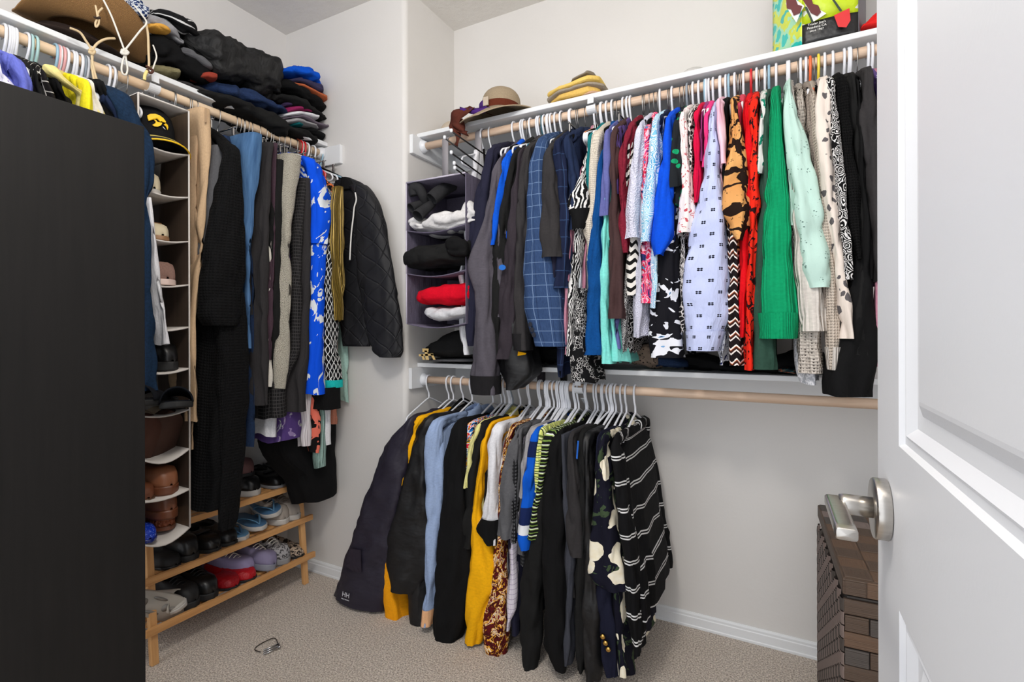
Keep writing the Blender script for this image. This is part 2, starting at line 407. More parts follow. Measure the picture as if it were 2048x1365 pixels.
def sleeve_rings(rod, path, n=32, amp=.12, ex=.85, seed=0.0, rough=.0042):
    """path: list of (s, o, z, a, b) centre, half width along the rod, half depth across"""
    rings = []; L = 0.0; prev = None
    for i, (s, o, z, a, b) in enumerate(path):
        p0, p1 = path[max(0, i-1)], path[min(len(path)-1, i+1)]
        to, tz = p1[1]-p0[1], p1[2]-p0[2]; l = hypot(to, tz) or 1; to, tz = to/l, tz/l
        no, nz = -tz, to
        if prev: L += hypot(o-prev[1], z-prev[2])
        prev = (s, o, z); ring = []
        k = min(1.0, L/.12)
        for j in range(n):
            f = 2*pi*j/n
            r = 1+k*amp*(.6*sin(3*f+seed+L*7)+.4*sin(5*f+seed*2.3-L*11))
            ca, sb = se(cos(f), ex)*a*r, se(sin(f), ex)*b*r
            q = rod.pt(s+ca, o+no*sb, z+nz*sb)
            cz = 1-abs(noise.noise(V(q.x*26+seed, q.y*26, q.z*6+seed)))
            d = noise.noise(q*14+V(seed, 0, 0))*rough*k*1.6+noise.noise(V(q.x*45, q.y*45, q.z*16+seed))*rough*k*.8-cz**7*rough*k*2.4
            ring.append(q+(rod.A*cos(f)+rod.O*sin(f))*d)
        rings.append(ring)
    return rings
def body_rings(rod, prof, n=40, wave=.008, lam=.11, seed=0.0, ex=.55, rough=.0042):
    """prof: list of (s, z, hw, oF, oR)"""
    rings = []; z0 = prof[0][1]
    for s, z, hw, oF, oR in prof:
        ring = []; m, h = (oF+oR)/2, (oF-oR)/2; k = min(1, max(0, (z0-z)/.35))
        for j in range(n):
            f = 2*pi*j/n; o = m+h*se(sin(f), ex*.9)
            wv = wave*k*(sin(2*pi*o/lam+seed)+.5*sin(2*pi*o/(lam*.57)+seed*1.7+z*5))
            q = rod.pt(s+se(cos(f), ex)*hw+wv, o, z+.006*k*sin(2*pi*o/(lam*1.3)+seed))
            cz = 1-abs(noise.noise(V(q.x*22+seed, q.y*22, q.z*5+seed)))
            d = noise.noise(q*11+V(0, seed, 0))*rough*k*2+noise.noise(V(q.x*40, q.y*40, q.z*12+seed))*rough*k-cz**7*rough*k*2.2
            ring.append(q+rod.A*d*(1 if cos(f) > 0 else -1))
        rings.append(ring)
    return rings
HCACHE = {}
M_hook = mat('hook_steel', col=(150, 148, 146), rough=.25, metal=1.0)
HCOL = {'white': (232, 234, 240), 'blue': (150, 185, 205), 'red': (205, 25, 35), 'orange': (236, 110, 60), 'yellow': (238, 215, 70), 'grey': (140, 150, 160), 'pink': (225, 165, 165), 'teal': (40, 90, 105), 'brown': (120, 55, 35), 'mint': (170, 205, 205)}
HKIND = {'black': 'black velvet hanger with a steel hook', 'wood': 'wooden hanger with a steel hook', 'clip': 'steel clip hanger', 'clear': 'clear plastic clip hanger'}
def hook_path(r, drop):
    R = .0165+r+.0008
    pts = [V(0, R, -.014)]+[V(0, R*cos(a), R*sin(a)) for a in [pi*i/8 for i in range(9)]]+[V(0, -R*.95, -.020), V(0, -.012, -.042), V(0, -.001, -.060), V(0, 0, -drop)]
    return smooth_path(pts, 40)
def make_hanger(kind):
    root = bpy.data.objects.new('clothes_hanger', None)
    COL.objects.link(root); root.empty_display_size = .05
    if kind in HCOL:
        m = mat('hanger_'+kind, col=HCOL[kind], rough=.3)
        wire(hook_path(.0040, .086), .0040, 8).build('hook', m, root)
        half = [V(0, 0, -.084), V(0, -.028, -.092), V(0, -.140, -.138), V(0, -.160, -.150), V(0, -.166, -.164), V(0, -.156, -.175), V(0, -.12, -.177), V(0, 0, -.177)]
        pts = smooth_path(half, 36); pts = pts+[V(0, -p.y, p.z) for p in reversed(pts)][1:]
        wire(pts, .0040, 8).build('frame', m, root)
    elif kind in ('black', 'wood'):
        m = mat('hanger_velvet', col=(14, 14, 14), rough=.95, spec=.1) if kind == 'black' else mat('hanger_wood', wood_fn((190, 110, 60), (225, 150, 95), 'y'), rough=.4, coord='Object')
        wire(hook_path(.0016, .080), .0016, 6).build('hook', M_hook, root)
        pts = smooth_path([V(0, -.155, -.150), V(0, -.12, -.132), V(0, -.045, -.096), V(0, 0, -.082), V(0, .045, -.096), V(0, .12, -.132), V(0, .155, -.150)], 30)
        rings = []
        for p in pts:
            rings.append([p+V(.0055*cos(2*pi*k/10), 0, .011*sin(2*pi*k/10)) for k in range(10)])
        MB().ring_tube(rings, True, True).build('shoulder_bar', m, root)
    else:
        m = M_hook if kind == 'clip' else mat('clear_plastic', col=(235, 235, 232), rough=.1, trans=.75)
        wire(hook_path(.0020, .075), .0020, 6).build('hook', M_hook, root)
        wire([V(0, -.115, -.075), V(0, .115, -.075)], .0032 if kind == 'clip' else .006, 8).build('bar', m, root)
        for y in (-.10, .10):
            MB().box((-.0035, y-.006, -.108), (.0035, y+.006, -.071)).build('clip', m if kind == 'clear' else M_hook, root, smooth=False, bevel=.003)
    return root
def hang(rod, s, kind, d=None, tilt=0.0, label=None, group=None):
    if kind not in HCACHE: HCACHE[kind] = make_hanger(kind); h = HCACHE[kind]
    else:
        h = copy_tree(HCACHE[kind])
        for k_ in ('group',):
            if k_ in h: del h[k_]
    h.location = rod.pt(s, 0, rod.z)
    h.rotation_euler = (0, 0, tilt+(0 if abs(rod.A.x) > .5 else pi/2))
    kn = HKIND.get(kind, kind+' plastic hanger')
    if not label:
        ws = ('%s carrying the %s' % (kn, d)).replace(',', '').split()[:16]
        while ws[-1] in ('the', 'a', 'an', 'of', 'with', 'and', 'in', 'by', 'beside', 'behind', 'to', 'between', 'under', 'on', 'below', 'past', 'at', 'over'): ws.pop()
        label = ' '.join(ws)
    return tag(h, label, 'hanger', group)
def garment(rod, Z, name, d, cat, m, sl=None, bd=None, o=.20, ob=None, hem=None, D=None, hanger='white', b=.042, amp=.15, cuff=None,
            bm=None, ex=.85, top=None, tilt=0.0, neck=None, wave=.007, lam=.11, label=None, collar=False, rear=True, deep=.19, flat=False, hs=None, smth=26):
    seed = (sum(map(ord, d)) % 97)*.37
    P = rows_of(rod, Z, sl, o) if sl else None
    ob = o-.035 if ob is None else ob
    Q = rows_of(rod, Z, bd, ob) if bd else None
    s0 = (P or Q)[0][0] if hs is None else rod.loc(*Z(*hs), 0)[0]
    neck = neck or (.128 if rod is LO else .085); zn = rod.z-neck
    if P:
        p0 = (P[0][0], min(P[0][1], zn-.012), P[0][2]); P = [p0]+[q for q in P[1:] if q[1] < p0[1]-.022]
    name = name if name in ('rain_jacket', 'polo_shirt', 'rugby_shirt', 'hooded_sweatshirt') else cat.replace(' ', '_')
    root = thing(name, label or d+' '+rod.where, cat, rod.pt(s0, 0, rod.z-.1))
    bm = bm or m
    if not flat:
        # body: shoulders slope from the neck to the front and the back
        zs = min(zn-.03, (P or Q)[0][1]); sF = (P or Q)[0]
        prof = [(s0, zn+.004, .006, .035, -.035), (s0, zn-.006, .012, .055, -.055), (s0, (zn+zs)/2-.005, .014, .5*ob+.03, -.12), (s0, zs-.03, .016, ob-.01, -deep)]
        if Q:
            qs = [q for q in Q if q[1] < zs-.05]
            prof += [(s, z, min(hw, .045), ob, -deep) for s, z, hw in qs]
        else:
            zh = rod.loc(*Z((sl[0][1]+sl[0][2])/2, hem), ob)[1] if hem else zs-.50
            sm = s0+(sum(q[0] for q in P)/len(P)-s0)*.3
            for i in range(1, 5): prof.append((s0+(sm-s0)*i/4, zs-.03+(zh-zs+.03)*i/4, .016, ob, -deep))
        prof = resample(prof, max(20, int((prof[0][1]-prof[-1][1])/.022)), 1, 3)
        adopt(MB().ring_tube(body_rings(rod, prof, wave=wave, lam=lam, seed=seed), True, False).build('body', bm), root)
    else:
        D = D or .30
        prof = [(s, z, hw, ob, ob-D) for s, z, hw in Q]
        prof = resample(prof, max(20, int((prof[0][1]-prof[-1][1])/.022)), 1)
        adopt(MB().ring_tube(body_rings(rod, prof, wave=wave, lam=lam, seed=seed, ex=.62), True, False).build('body', bm), root)
    if P:
        b0 = min(b, .03)
        path = [(s0, .05, zn-.004, .012, .014), (s0+(P[0][0]-s0)*.6, (o-b0)*.62, zn-(zn-P[0][1])*.45, max(.012, P[0][2]*.7), .018)]
        path += [(s, o-b*min(1, .55+.15*i), z, hw, b*min(1, .55+.15*i)) for i, (s, z, hw) in enumerate(P)]
        path = [p for i, p in enumerate(path) if i < 2 or p[2] < path[1][2]-.001]
        full = resample(path, 60, 2, 1, 2)
        slv = adopt(MB().ring_tube(sleeve_rings(rod, full, amp=amp, ex=ex, seed=seed), True, False).build('sleeve', m), root)
        if rear:
            k = -(deep-.02)/(o)
            rp = [(s0, q[1]*k if i < 2 else -(deep-.03)+.0, q[2], .018, .022) for i, q in enumerate(path)]
            adopt(MB().ring_tube(sleeve_rings(rod, cr(rp, 24), n=12, amp=amp, seed=seed+1), True, False).build('sleeve', m), root)
        if cuff:
            y0, y1, cm = cuff
            z0, z1 = [rod.loc(*Z((sl[-1][1]+sl[-1][2])/2, y), o)[1] for y in (y0, y1)]
            seg = [q for q in full if z1-.006 <= q[2] <= z0+.006]
            if len(seg) >= 2:
                seg = cr(seg, 8)
                adopt(MB().ring_tube([[c_+(p_-c_)*1.05 for p_ in rg] for rg in sleeve_rings(rod, seg, amp=amp*.5, ex=ex, seed=seed) for c_ in [sum(rg, V(0, 0, 0))/len(rg)]]).build('cuff', cm), slv)
    if collar:
        cm = m if collar is True else collar
        n = 24; rings = []
        for rr, zz in ((1.15, -.022), (.95, .0), (.85, .016), (1.0, .020), (1.30, .002), (1.5, -.014)):
            rings.append([rod.pt(s0+.020*rr*cos(2*pi*k/n), .050*rr*sin(2*pi*k/n), zn+zz-.012*sin(2*pi*k/n)) for k in range(n)])
        adopt(MB().ring_tube(rings).build('collar', cm), root)
    if hanger: hang(rod, s0, hanger, d, tilt)
    return root
def patch_on(root, name, m, rod, Z, o, pts, dz=.004):    # small flat raised piece on the front of a sleeve, drawn as a polygon
    g = []
    for e in (0, dz):
        r_ = []
        for x, y in pts:
            s, z = rod.loc(*Z(x, y), o+e); r_.append(rod.pt(s, o+e, z))
        g.append(r_)
    return adopt(MB().ring_tube(g, True, True).build(name, m, smooth=False), root)
# ------------------------------------------------------------------ fabrics
navy = fab('navy_cotton', (36, 36, 54)); navy2 = fab('navy_soft', (30, 42, 70)); black = fab('black_cotton', (17, 17, 18)); black2 = fab('black_fleece', (27, 27, 27), bump=crumple)
jet = fab('jet_knit', (11, 11, 12), bump=knit(160), bs=.8); char = fab('charcoal', (50, 48, 49)); plum = fab('plum_charcoal', (52, 46, 52)); greyj = fab('grey_shell', (84, 80, 88), bump=crumple)
royal = fab('royal_blue', (8, 78, 214)); royal2 = fab('royal_fleece', (10, 84, 205)); teal = fab('teal_cotton', (20, 110, 115)); cream = fab('cream_knit', (222, 212, 196), bump=knit(190), bs=.6)
cobalt = fab('cobalt_texture', (14, 78, 146), bump=lambda b: b.noise(1, 4, .7, vec=b.vec(b.u*150, b.v*45)), bs=.7); peri = fab('periwinkle', (96, 100, 158)); aqua = fab('aqua', (128, 222, 212))
brown = fab('brown_jersey', (70, 50, 50)); purple = fab('purple', (92, 72, 132)); burg = fab('burgundy', (122, 30, 48), bump=lambda b: b.noise(40, 3), bs=.8)
pinkp = fab('pink_plain', (205, 150, 170)); crim = fab('crimson', (205, 12, 62)); magen = fab('magenta', (150, 62, 120)); hotp = fab('hot_pink', (228, 60, 130)); red = fab('red_cotton', (214, 14, 26)); lilac = fab('lilac', (185, 160, 205))
dkgreen = fab('dark_green', (46, 74, 62)); green = fab('green_rib', (10, 150, 98), bump=rib(110), bs=.6); greencuff = fab('green_cuff', (10, 156, 102), bump=rib(150), bs=.7)
taupe = fab('taupe_knit', (160, 148, 138), bump=knit(170), bs=.6); ltgrey = fab('light_grey_knit', (196, 190, 186), bump=knit(170), bs=.7); beige = fab('beige_knit', (205, 192, 178), bump=knit(150), bs=.8)
creamrib = fab('cream_rib', (218, 211, 203), bump=rib(95), bs=.9); white = fab('white_cotton', (228, 228, 232)); offw = fab('off_white', (225, 220, 210)); ltblue = fab('chambray', (150, 170, 205)); khaki = fab('khaki', (196, 166, 132), bs=.2)
khaki2 = fab('khaki_dark', (176, 148, 118), bs=.2); gold = fab('gold_yellow', (246, 176, 14)); gold2 = fab('orange_yellow', (244, 160, 18)); paley = fab('pale_yellow', (232, 226, 150)); greyh = fab('heather_grey', (158, 156, 158)); grey = fab('mid_grey', (92, 92, 95))
slate = fab('slate', (62, 64, 72)); denim = mat('denim', lambda b: b.mix(b.noise(1, 3, .6, vec=b.vec(b.u*30, b.v*6))*1.6-.3, (38, 68, 108), (92, 130, 172)), rough=.9, bump=cloth_bump, bs=.5, bd=.014, spec=.15); denimd = fab('denim_dark', (30, 46, 74), var=.2); rain = fab('rain_shell', (36, 32, 46), rough=.55, bump=crumple, spec=.4); blackshell = fab('black_shell', (18, 18, 20), rough=.5, bump=crumple, spec=.4)
navyrib = fab('navy_plain', (24, 26, 44)); coral = fab('coral', (226, 120, 105)); mintp = fab('mint', (178, 216, 205))
def dotted(name, bg, fgc, sc, thr, **k): return pat(name, lambda b: b.mix(b.vor(sc).lt(thr), bg, fgc), **k)
def stripes(name, stops, period, horiz=True, wob=0.0):
    return pat(name, lambda b: b.ramp((((b.v if horiz else b.u)+((b.noise(14, 2)-.5)*wob if wob else 0.0))*(1/period)).fr(), stops))
def plaid_fn(b):
    base = b.mix(b.noise(1, 3, .7, vec=b.vec(b.u*500, b.v*60))*1.3-.1, (34, 52, 86), (58, 82, 122))
    l1 = ((b.u*(1/.034)).fr()-.5).ab().lt(.03); l2 = ((b.v*(1/.042)).fr()-.5).ab().lt(.026); l3 = ((b.u*(1/.034)+.22).fr()-.5).ab().lt(.02)
    return b.mix(l1.mx(l2)*.45, b.mix(l3*.5, base, (22, 34, 64)), (142, 168, 204))
plaid = pat('plaid_wool', plaid_fn)
def plaidn_fn(b):
    l = ((b.u*(1/.05)).fr()-.5).ab().lt(.03).mx(((b.v*(1/.06)).fr()-.5).ab().lt(.025))
    return b.mix(l*.5, (24, 32, 58), (58, 84, 124))
plaidn = pat('navy_check_wool', plaidn_fn)
zebra = pat('zebra_lines', lambda b: b.mix((((b.u*430+(b.noise(16, 3)-.5)*26)+(b.v*60)).sin()).gt(.15), (16, 16, 17), (226, 224, 222)))
lace = pat('black_lace', lambda b: b.mix(b.vor(90, feat='DISTANCE_TO_EDGE').lt(.05)*b.noise(20, 2).gt(.46), (18, 18, 20), (215, 213, 212)))
bwlace = pat('paisley_lines', lambda b: b.mix(((b.vor(38, vec=b.wob(30, .03))*34).sin()).gt(.35), (15, 15, 16), (222, 220, 220)))
chev = pat('brush_stripes', lambda b: b.mix((((b.v+((b.u*16).pp(.5))*.03)*(1/.030)).fr()+(b.noise(25, 2)-.5)*.35).lt(.55), (18, 18, 18), (226, 222, 215)))
terry = pat('white_terry', lambda b: b.mix(b.vor(220).lt(.16)*.7, (214, 214, 232), (168, 168, 190)), bump=lambda b: b.vor(220)*1.0+b.noise(8, 2), bs=.5)
pfloral = pat('pink_brush_floral', lambda b: b.ramp(b.noise(26, 2, .5, dist=1.2), [(0, (40, 48, 100)), (.38, (232, 70, 120)), (.47, (236, 190, 205)), (.53, (214, 30, 70)), (.62, (70, 140, 190))]))
swirl = pat('blue_swirl', lambda b: b.mix(((b.vor(24, vec=b.wob(40, .03))*62).sin()).gt(.25), b.mix(b.noise(8, 1)*1.6-.3, (70, 150, 205), (140, 205, 225)), (236, 240, 244)))
gdots = pat('green_dots', lambda b: b.mix(b.vor(40, rnd=.6).lt(.36)*(b.vor(240).gt(.15)), (30, 34, 38), (20, 150, 100)))
rfloral = pat('red_sprig', lambda b: b.mix(b.noise(60, 3, .6, dist=1.0).gt(.60), (232, 224, 222), (190, 80, 90)))
leop = pat('crackle_print', lambda b: b.mix(b.vor(70, feat='DISTANCE_TO_EDGE').lt(.10), (30, 28, 30), (220, 214, 212)))
def clover_fn(b):
    a, c = 1/.040, 1/.036
    row = (b.v*c).fl(); uu = ((b.u*a+(row*.5)).fr()-.5).ab(); vv = ((b.v*c).fr()-.5).ab()
    d = (uu-.070)._m('POWER', 2.0)+(vv-.070)._m('POWER', 2.0)
    return b.mix(d.lt(.0042), b.mix(b.noise(12, 3), (182, 192, 230), (198, 206, 240)), (26, 28, 44))
clover = pat('clover_print', clover_fn, bump=lambda b: b.noise(1, 4, .6, vec=b.vec(b.u*70, b.v*18))+b.noise(14, 2), bs=.45)
batik = pat('batik', lambda b: b.mix(((((b.v*95)+(b.noise(11, 3)-.5)*10).sin()).gt(.80)).mx((((b.u*70)+(b.noise(16, 3)-.5)*8).sin()).gt(.86)).mx(b.noise(45, 4, .75).gt(.60)), b.mix(b.noise(6, 2)*1.5-.2, (196, 128, 66), (232, 178, 112)), (34, 20, 14)))
def zig_fn(b):
    f = ((b.v+((b.u*28).pp(.5))*.028)*(1/.042)).fr()
    return b.ramp(f, [(0, (26, 18, 20)), (.30, (235, 228, 222)), (.42, (60, 32, 26)), (.60, (190, 100, 52)), (.66, (240, 236, 230)), (.78, (26, 18, 20))])
zig = pat('zigzag', zig_fn)
redprint = pat('red_ink', lambda b: b.mix(b.noise(38, 3, .6, dist=.8).gt(.56), (226, 40, 22), (40, 14, 18)))
bwabs = pat('blue_white_marks', lambda b: b.ramp(b.noise(55, 3, .6, dist=1.5), [(0, (24, 34, 84)), (.42, (232, 234, 242)), (.60, (40, 60, 130)), (.66, (225, 228, 238))]))
greent = pat('white_green_print', lambda b: b.mix(b.noise(40, 3).gt(.58), (212, 214, 210), (20, 120, 96)))
def eyelet_fn(b):
    d = b.vor(30, rnd=.8); pet = b.vor(150)
    return b.mix((d.lt(.42))*(pet.lt(.28)), (186, 216, 206), (96, 122, 116))
eyelet = pat('mint_eyelet', eyelet_fn)
dalm = pat('spotted', lambda b: b.mix(b.vor(33, vec=b.wob(30, .03)).lt(.33), (224, 212, 202), (92, 88, 90)))
blkfl = pat('black_white_floral', lambda b: b.ramp(b.noise(15, 2, .45, dist=1.8), [(0, (20, 20, 26)), (.555, (228, 230, 238)), (.70, (120, 170, 215)), (.74, (22, 22, 28))]))
crochet = pat('crochet', lambda b: b.mix(b.vor(110, rnd=.3).lt(.22), (205, 196, 186), (88, 80, 76)), bump=lambda b: b.vor(110, rnd=.3), bs=.8)
silver = pat('silver_lace', lambda b: b.mix(b.noise(90, 3, .7).gt(.5), (176, 178, 184), (226, 226, 230)), bump=crumple)
pinkw = pat('pink_white_fade', lambda b: b.mix(b.noise(9, 2)*2-.5, (236, 214, 224), (228, 160, 188)))
tropic = pat('tropical_print', lambda b: b.ramp(b.noise(30, 2, .5, dist=1.4), [(0, (20, 30, 70)), (.40, (30, 120, 200)), (.47, (240, 240, 235)), (.52, (226, 30, 60)), (.58, (240, 190, 40)), (.63, (20, 60, 60))]))
boxes = pat('black_white_boxes', lambda b: b.mix(((b.u*45).fr().lt(.5))*((b.v*30).fr().lt(.62))*(b.noise(30, 1).gt(.5)), (20, 20, 18), (210, 206, 196)))
maroon = pat('maroon_feather', lambda b: b.ramp(b.noise(1, 3, .6, vec=b.vec(b.u*60+b.v*25, b.v*26-b.u*30), dist=1.0), [(0, (90, 22, 24)), (.44, (60, 14, 18)), (.50, (226, 160, 50)), (.55, (236, 220, 190)), (.60, (120, 30, 26)), (.72, (210, 120, 40))]))
mesh = pat('black_mesh', lambda b: b.mix((((b.u+b.v)*240).sin()*((b.u-b.v)*240).sin()).gt(.35), (34, 34, 36), (96, 96, 98)))
rugby = stripes('rugby_stripes', [(0, (12, 88, 200)), (.30, (20, 34, 78)), (.44, (12, 88, 200)), (.62, (228, 230, 234)), (.70, (24, 38, 84)), (.86, (12, 88, 200))], .42)
ystripe = stripes('yellow_green_stripe', [(0, (226, 232, 130)), (.45, (44, 60, 30)), (.58, (236, 240, 170)), (.8, (110, 130, 60))], .020, wob=.01)
gstripe = stripes('green_black_stripe', [(0, (20, 22, 20)), (.34, (180, 205, 120)), (.46, (236, 238, 232)), (.56, (24, 26, 22)), (.86, (120, 150, 70))], .026, wob=.003)
def bstripe_fn(b):
    f = (b.v*(1/.085)).fr(); return b.mix(f.lt(.055).mx((f-.14).ab().lt(.028)), (16, 16, 18), (222, 222, 222))
bstripe = pat('black_double_stripe', bstripe_fn)
def hawaii_fn(b):
    wv = b.wob(14, .05); d = b.vor(11.5, vec=wv, rnd=.55)
    pet = d+(b.noise(28, 2)-.5)*.22
    leaf = b.noise(16, 3, .6, dist=1.4).gt(.58)
    bg = b.mix(leaf, (20, 20, 34), (62, 78, 54))
    fl = b.mix(b.noise(50, 2)*1.4-.2, (238, 226, 192), (250, 246, 232))
    fl = b.mix(pet.lt(.09), fl, (214, 150, 60))
    return b.mix(pet.lt(.46), bg, fl)
hawaii = pat('hibiscus_print', hawaii_fn)
ltcheck = pat('white_window_check', lambda b: b.mix(((b.u*55).fr().lt(.08)).mx((b.v*55).fr().lt(.08)), (222, 216, 226), (140, 120, 160)))
ocheck = pat('orange_check', lambda b: b.mix((((b.u+b.v)*160).fr()).lt(.5), (230, 140, 60), (240, 214, 180)))
tweed = pat('silver_tweed', lambda b: b.mix(b.noise(420, 2, .8).gt(.47), (58, 54, 48), (206, 200, 184)), bump=lambda b: b.noise(380, 2)+b.noise(9, 3), bs=.5)
bcheck = pat('black_window_check', lambda b: b.mix((((b.u*70).fr()-.5).ab().lt(.12)).mx(((b.v*70).fr()-.5).ab().lt(.12))*.8, (28, 27, 28), (70, 68, 68)))
bluefl = pat('blue_white_leaf', lambda b: b.mix(b.noise(9, 3, .55, vec=b.vec(b.u*1.3+b.v*.6, b.v*.9), dist=1.3).gt(.565), (10, 84, 232), (232, 238, 244)))
orgfl = pat('orange_black_leaf', lambda b: b.ramp(b.noise(13, 2, .5, dist=1.2), [(0, (18, 16, 18)), (.50, (226, 120, 66)), (.60, (236, 200, 190)), (.66, (20, 18, 20))]))
def loops_fn(b):
    ph = b.v*(2*pi/.075); a = (b.u*(1/.030)).fr()-.5
    c1 = (a-ph.sin()*.36).ab().lt(.075); c2 = (a+ph.sin()*.36).ab().lt(.075)
    return b.mix(c1.mx(c2), (16, 16, 18), (228, 228, 226))
loops = pat('black_white_loops', loops_fn)
goldp = mat('gold_pleat', lambda b: b.mix((b.u*170).pp(.5)*2.0, (70, 52, 14), (190, 158, 70)), rough=.4, bump=lambda b: (b.u*170).pp(.5), bs=.9, bd=.01, metal=.35)
quilt = mat('black_quilt', lambda b: b.mix(b.noise(8, 2), (22, 22, 25), (34, 34, 37)), rough=.6, spec=.3, bump=lambda b: (((b.u+b.v*.8)*13).pp(.5)).mn(((b.u-b.v*.8)*13).pp(.5)).mn(.07)*9+b.noise(18, 3)*.5, bs=.7, bd=.006)
purpfl = pat('purple_floral', lambda b: b.ramp(b.noise(22, 2, .5, dist=1.0), [(0, (84, 62, 122)), (.56, (150, 130, 176)), (.62, (196, 206, 190)), (.66, (90, 66, 126))]))
coralbl = pat('coral_black_leaf', lambda b: b.mix(b.noise(11, 2, .45, dist=1.1).gt(.5), (20, 17, 18), (232, 118, 98)))
fring = fab('fringe_teal', (150, 180, 172), bump=rib(140), bs=1.0)
ribblk = fab('black_rib_cardigan', (13, 13, 14), bump=knit(120), bs=.5, bd=.012)
cuffblk = fab('cuff_black', (30, 29, 31)); pinkpaint = fab('dusty_pink', (190, 130, 150)); tanred = pat('snake_print', lambda b: b.mix(b.vor(80).lt(.3), (120, 104, 92), (40, 34, 32)))
yellowbl = fab('soft_yellow', (226, 212, 140)); lemon = fab('lemon', (240, 224, 40)); lavw = pat('lavender_print', lambda b: b.mix(b.noise(30, 3).gt(.62), (225, 222, 236), (110, 70, 160))); perib = fab('periwinkle_shirt', (104, 112, 196)); denimn = fab('navy_denim', (24, 44, 68), var=.2)
dkcheck = pat('dark_white_check', lambda b: b.mix(((b.v*38).fr().lt(.09)).mx((b.u*20).fr().lt(.06)), (26, 23, 22), (200, 195, 185)))
# ------------------------------------------------------------------ upper rod, alcove end first
ZA, ZB, ZCc, ZD = zoomed(780, 320, 2.843), zoomed(1000, 220, 2.526), zoomed(1220, 140, 2.203), zoomed(1440, 80, 1.870)
def U(Z, *a, **k): return garment(UP, Z, *a, **k)
U(ZA, 'jacket', 'white lined shirt edge beside the grey fabric organizer', 'shirt', white, sl=[(560, 400, 420), (650, 374, 412), (800, 376, 430), (1000, 380, 424), (1110, 408, 432)], o=.165, hem=900, hanger='white', rear=False)
U(ZA, 'jacket', 'navy zip jacket with a stand collar', 'jacket', navy, sl=[(-55, 540, 590), (60, 505, 580), (250, 450, 560), (420, 420, 540), (600, 404, 520), (850, 418, 480), (1060, 424, 470)], o=.205, hem=1000, collar=True)
U(ZA, 'jacket', 'grey outdoor jacket with a black elastic cuff', 'jacket', greyj, sl=[(20, 585, 625), (160, 550, 600), (300, 525, 575), (430, 475, 562), (590, 408, 560), (690, 440, 562), (800, 464, 560), (1000, 452, 566), (1150, 438, 576), (1240, 431, 583), (1338, 438, 580)], o=.235, b=.05, hem=900, cuff=(1238, 1338, cuffblk))
g = U(ZA, 'jacket', 'bright blue fleece jacket', 'jacket', royal2, sl=[(0, 622, 664), (100, 594, 655), (250, 572, 625), (480, 556, 592)], o=.215, hem=700, hanger='black')
U(ZA, 'jacket', 'black fleece pullover', 'jacket', black2, sl=[(-40, 690, 730), (100, 640, 700), (300, 600, 670), (600, 558, 640), (900, 556, 618), (1130, 540, 622)], o=.205, hem=900)
g = U(ZA, 'hooded_sweatshirt', 'dark plum sweatshirt with a round blue sticker', 'sweatshirt', plum, sl=[(-30, 720, 756), (160, 680, 735), (400, 650, 725), (600, 618, 710), (900, 606, 700), (1040, 600, 690), (1135, 588, 668)], o=.222, hem=1000)
patch_on(g, 'sticker', mat('blue_sticker', col=(20, 100, 190)), UP, ZA, .226, [(638+20*cos(a), 612+16*sin(a)) for a in [2*pi*i/16 for i in range(16)]])
g = U(ZA, 'jacket', 'dark quilted jacket hem sagging over the lower shelf', 'jacket', blackshell, sl=[(-60, 760, 790), (300, 700, 740), (700, 640, 720), (1040, 600, 770), (1150, 580, 790), (1230, 600, 800), (1312, 640, 690)], o=.200, b=.07, hem=1000, amp=.18)
patch_on(g, 'lining', gold, UP, ZA, .195, [(706, 1085), (776, 1100), (770, 1108), (706, 1118)])
U(ZA, 'hooded_sweatshirt', 'black zip hoodie with a dark grey cuff', 'sweatshirt', char, sl=[(-60, 756, 800), (100, 722, 772), (350, 705, 765), (600, 690, 752), (850, 680, 758), (990, 676, 770), (1085, 684, 778)], o=.228, hem=1000, cuff=(990, 1085, cuffblk), collar=True)
g = U(ZB, 'blazer', 'blue plaid blazer with dark sleeve buttons', 'blazer', plaid, sl=[(165, 160, 225), (250, 120, 215), (400, 118, 215), (600, 112, 235), (800, 98, 262), (985, 88, 290), (1100, 116, 300), (1197, 150, 308)], o=.235, b=.06, hem=1100, collar=True, hanger='black', amp=.06)
for i in range(3): patch_on(g, 'button', mat('button_dark', col=(26, 28, 40), rough=.3), UP, ZB, .232, [(152+i*9+10*cos(a), 1085+i*26+13*sin(a)) for a in [2*pi*k/12 for k in range(12)]], .008)
U(ZB, 'shirt', 'charcoal short sleeve tee in front of the blazers', 'shirt', char, sl=[(215, 212, 255), (300, 198, 270), (500, 192, 288), (640, 188, 292), (742, 187, 294)], o=.245, hem=960, hanger='white', bm=navy)
U(ZB, 'blazer', 'navy check blazer beside the charcoal tee', 'blazer', plaidn, sl=[(170, 250, 310), (300, 252, 332), (500, 265, 345), (720, 272, 335), (900, 262, 330)], bd=[(170, 262, 320), (700, 252, 330), (1000, 262, 326), (1345, 272, 326)], o=.22, hanger='black', collar=navy2)
U(ZB, 'blazer', 'dark blue blazer next to a wooden hanger', 'blazer', navy2, sl=[(150, 310, 355), (300, 325, 390), (450, 330, 396), (600, 338, 398)], o=.212, hem=1000, hanger='black', collar=True)
U(ZB, 'shirt', 'pink long shirt behind the zebra blouse', 'shirt', pinkpaint, sl=[(330, 395, 430), (600, 322, 365), (1000, 312, 345), (1235, 318, 345)], o=.185, hem=900, hanger='wood')
U(ZB, 'blouse', 'black and white zebra blouse with puffed sleeve', 'blouse', zebra, sl=[(360, 385, 425), (400, 350, 440), (460, 335, 442), (500, 332, 440), (520, 345, 430), (555, 345, 435), (600, 348, 420)], bd=[(360, 380, 425), (620, 352, 420), (800, 340, 400), (1000, 325, 375), (1240, 318, 372)], o=.225, hanger='black', cuff=(498, 600, black), wave=.003)
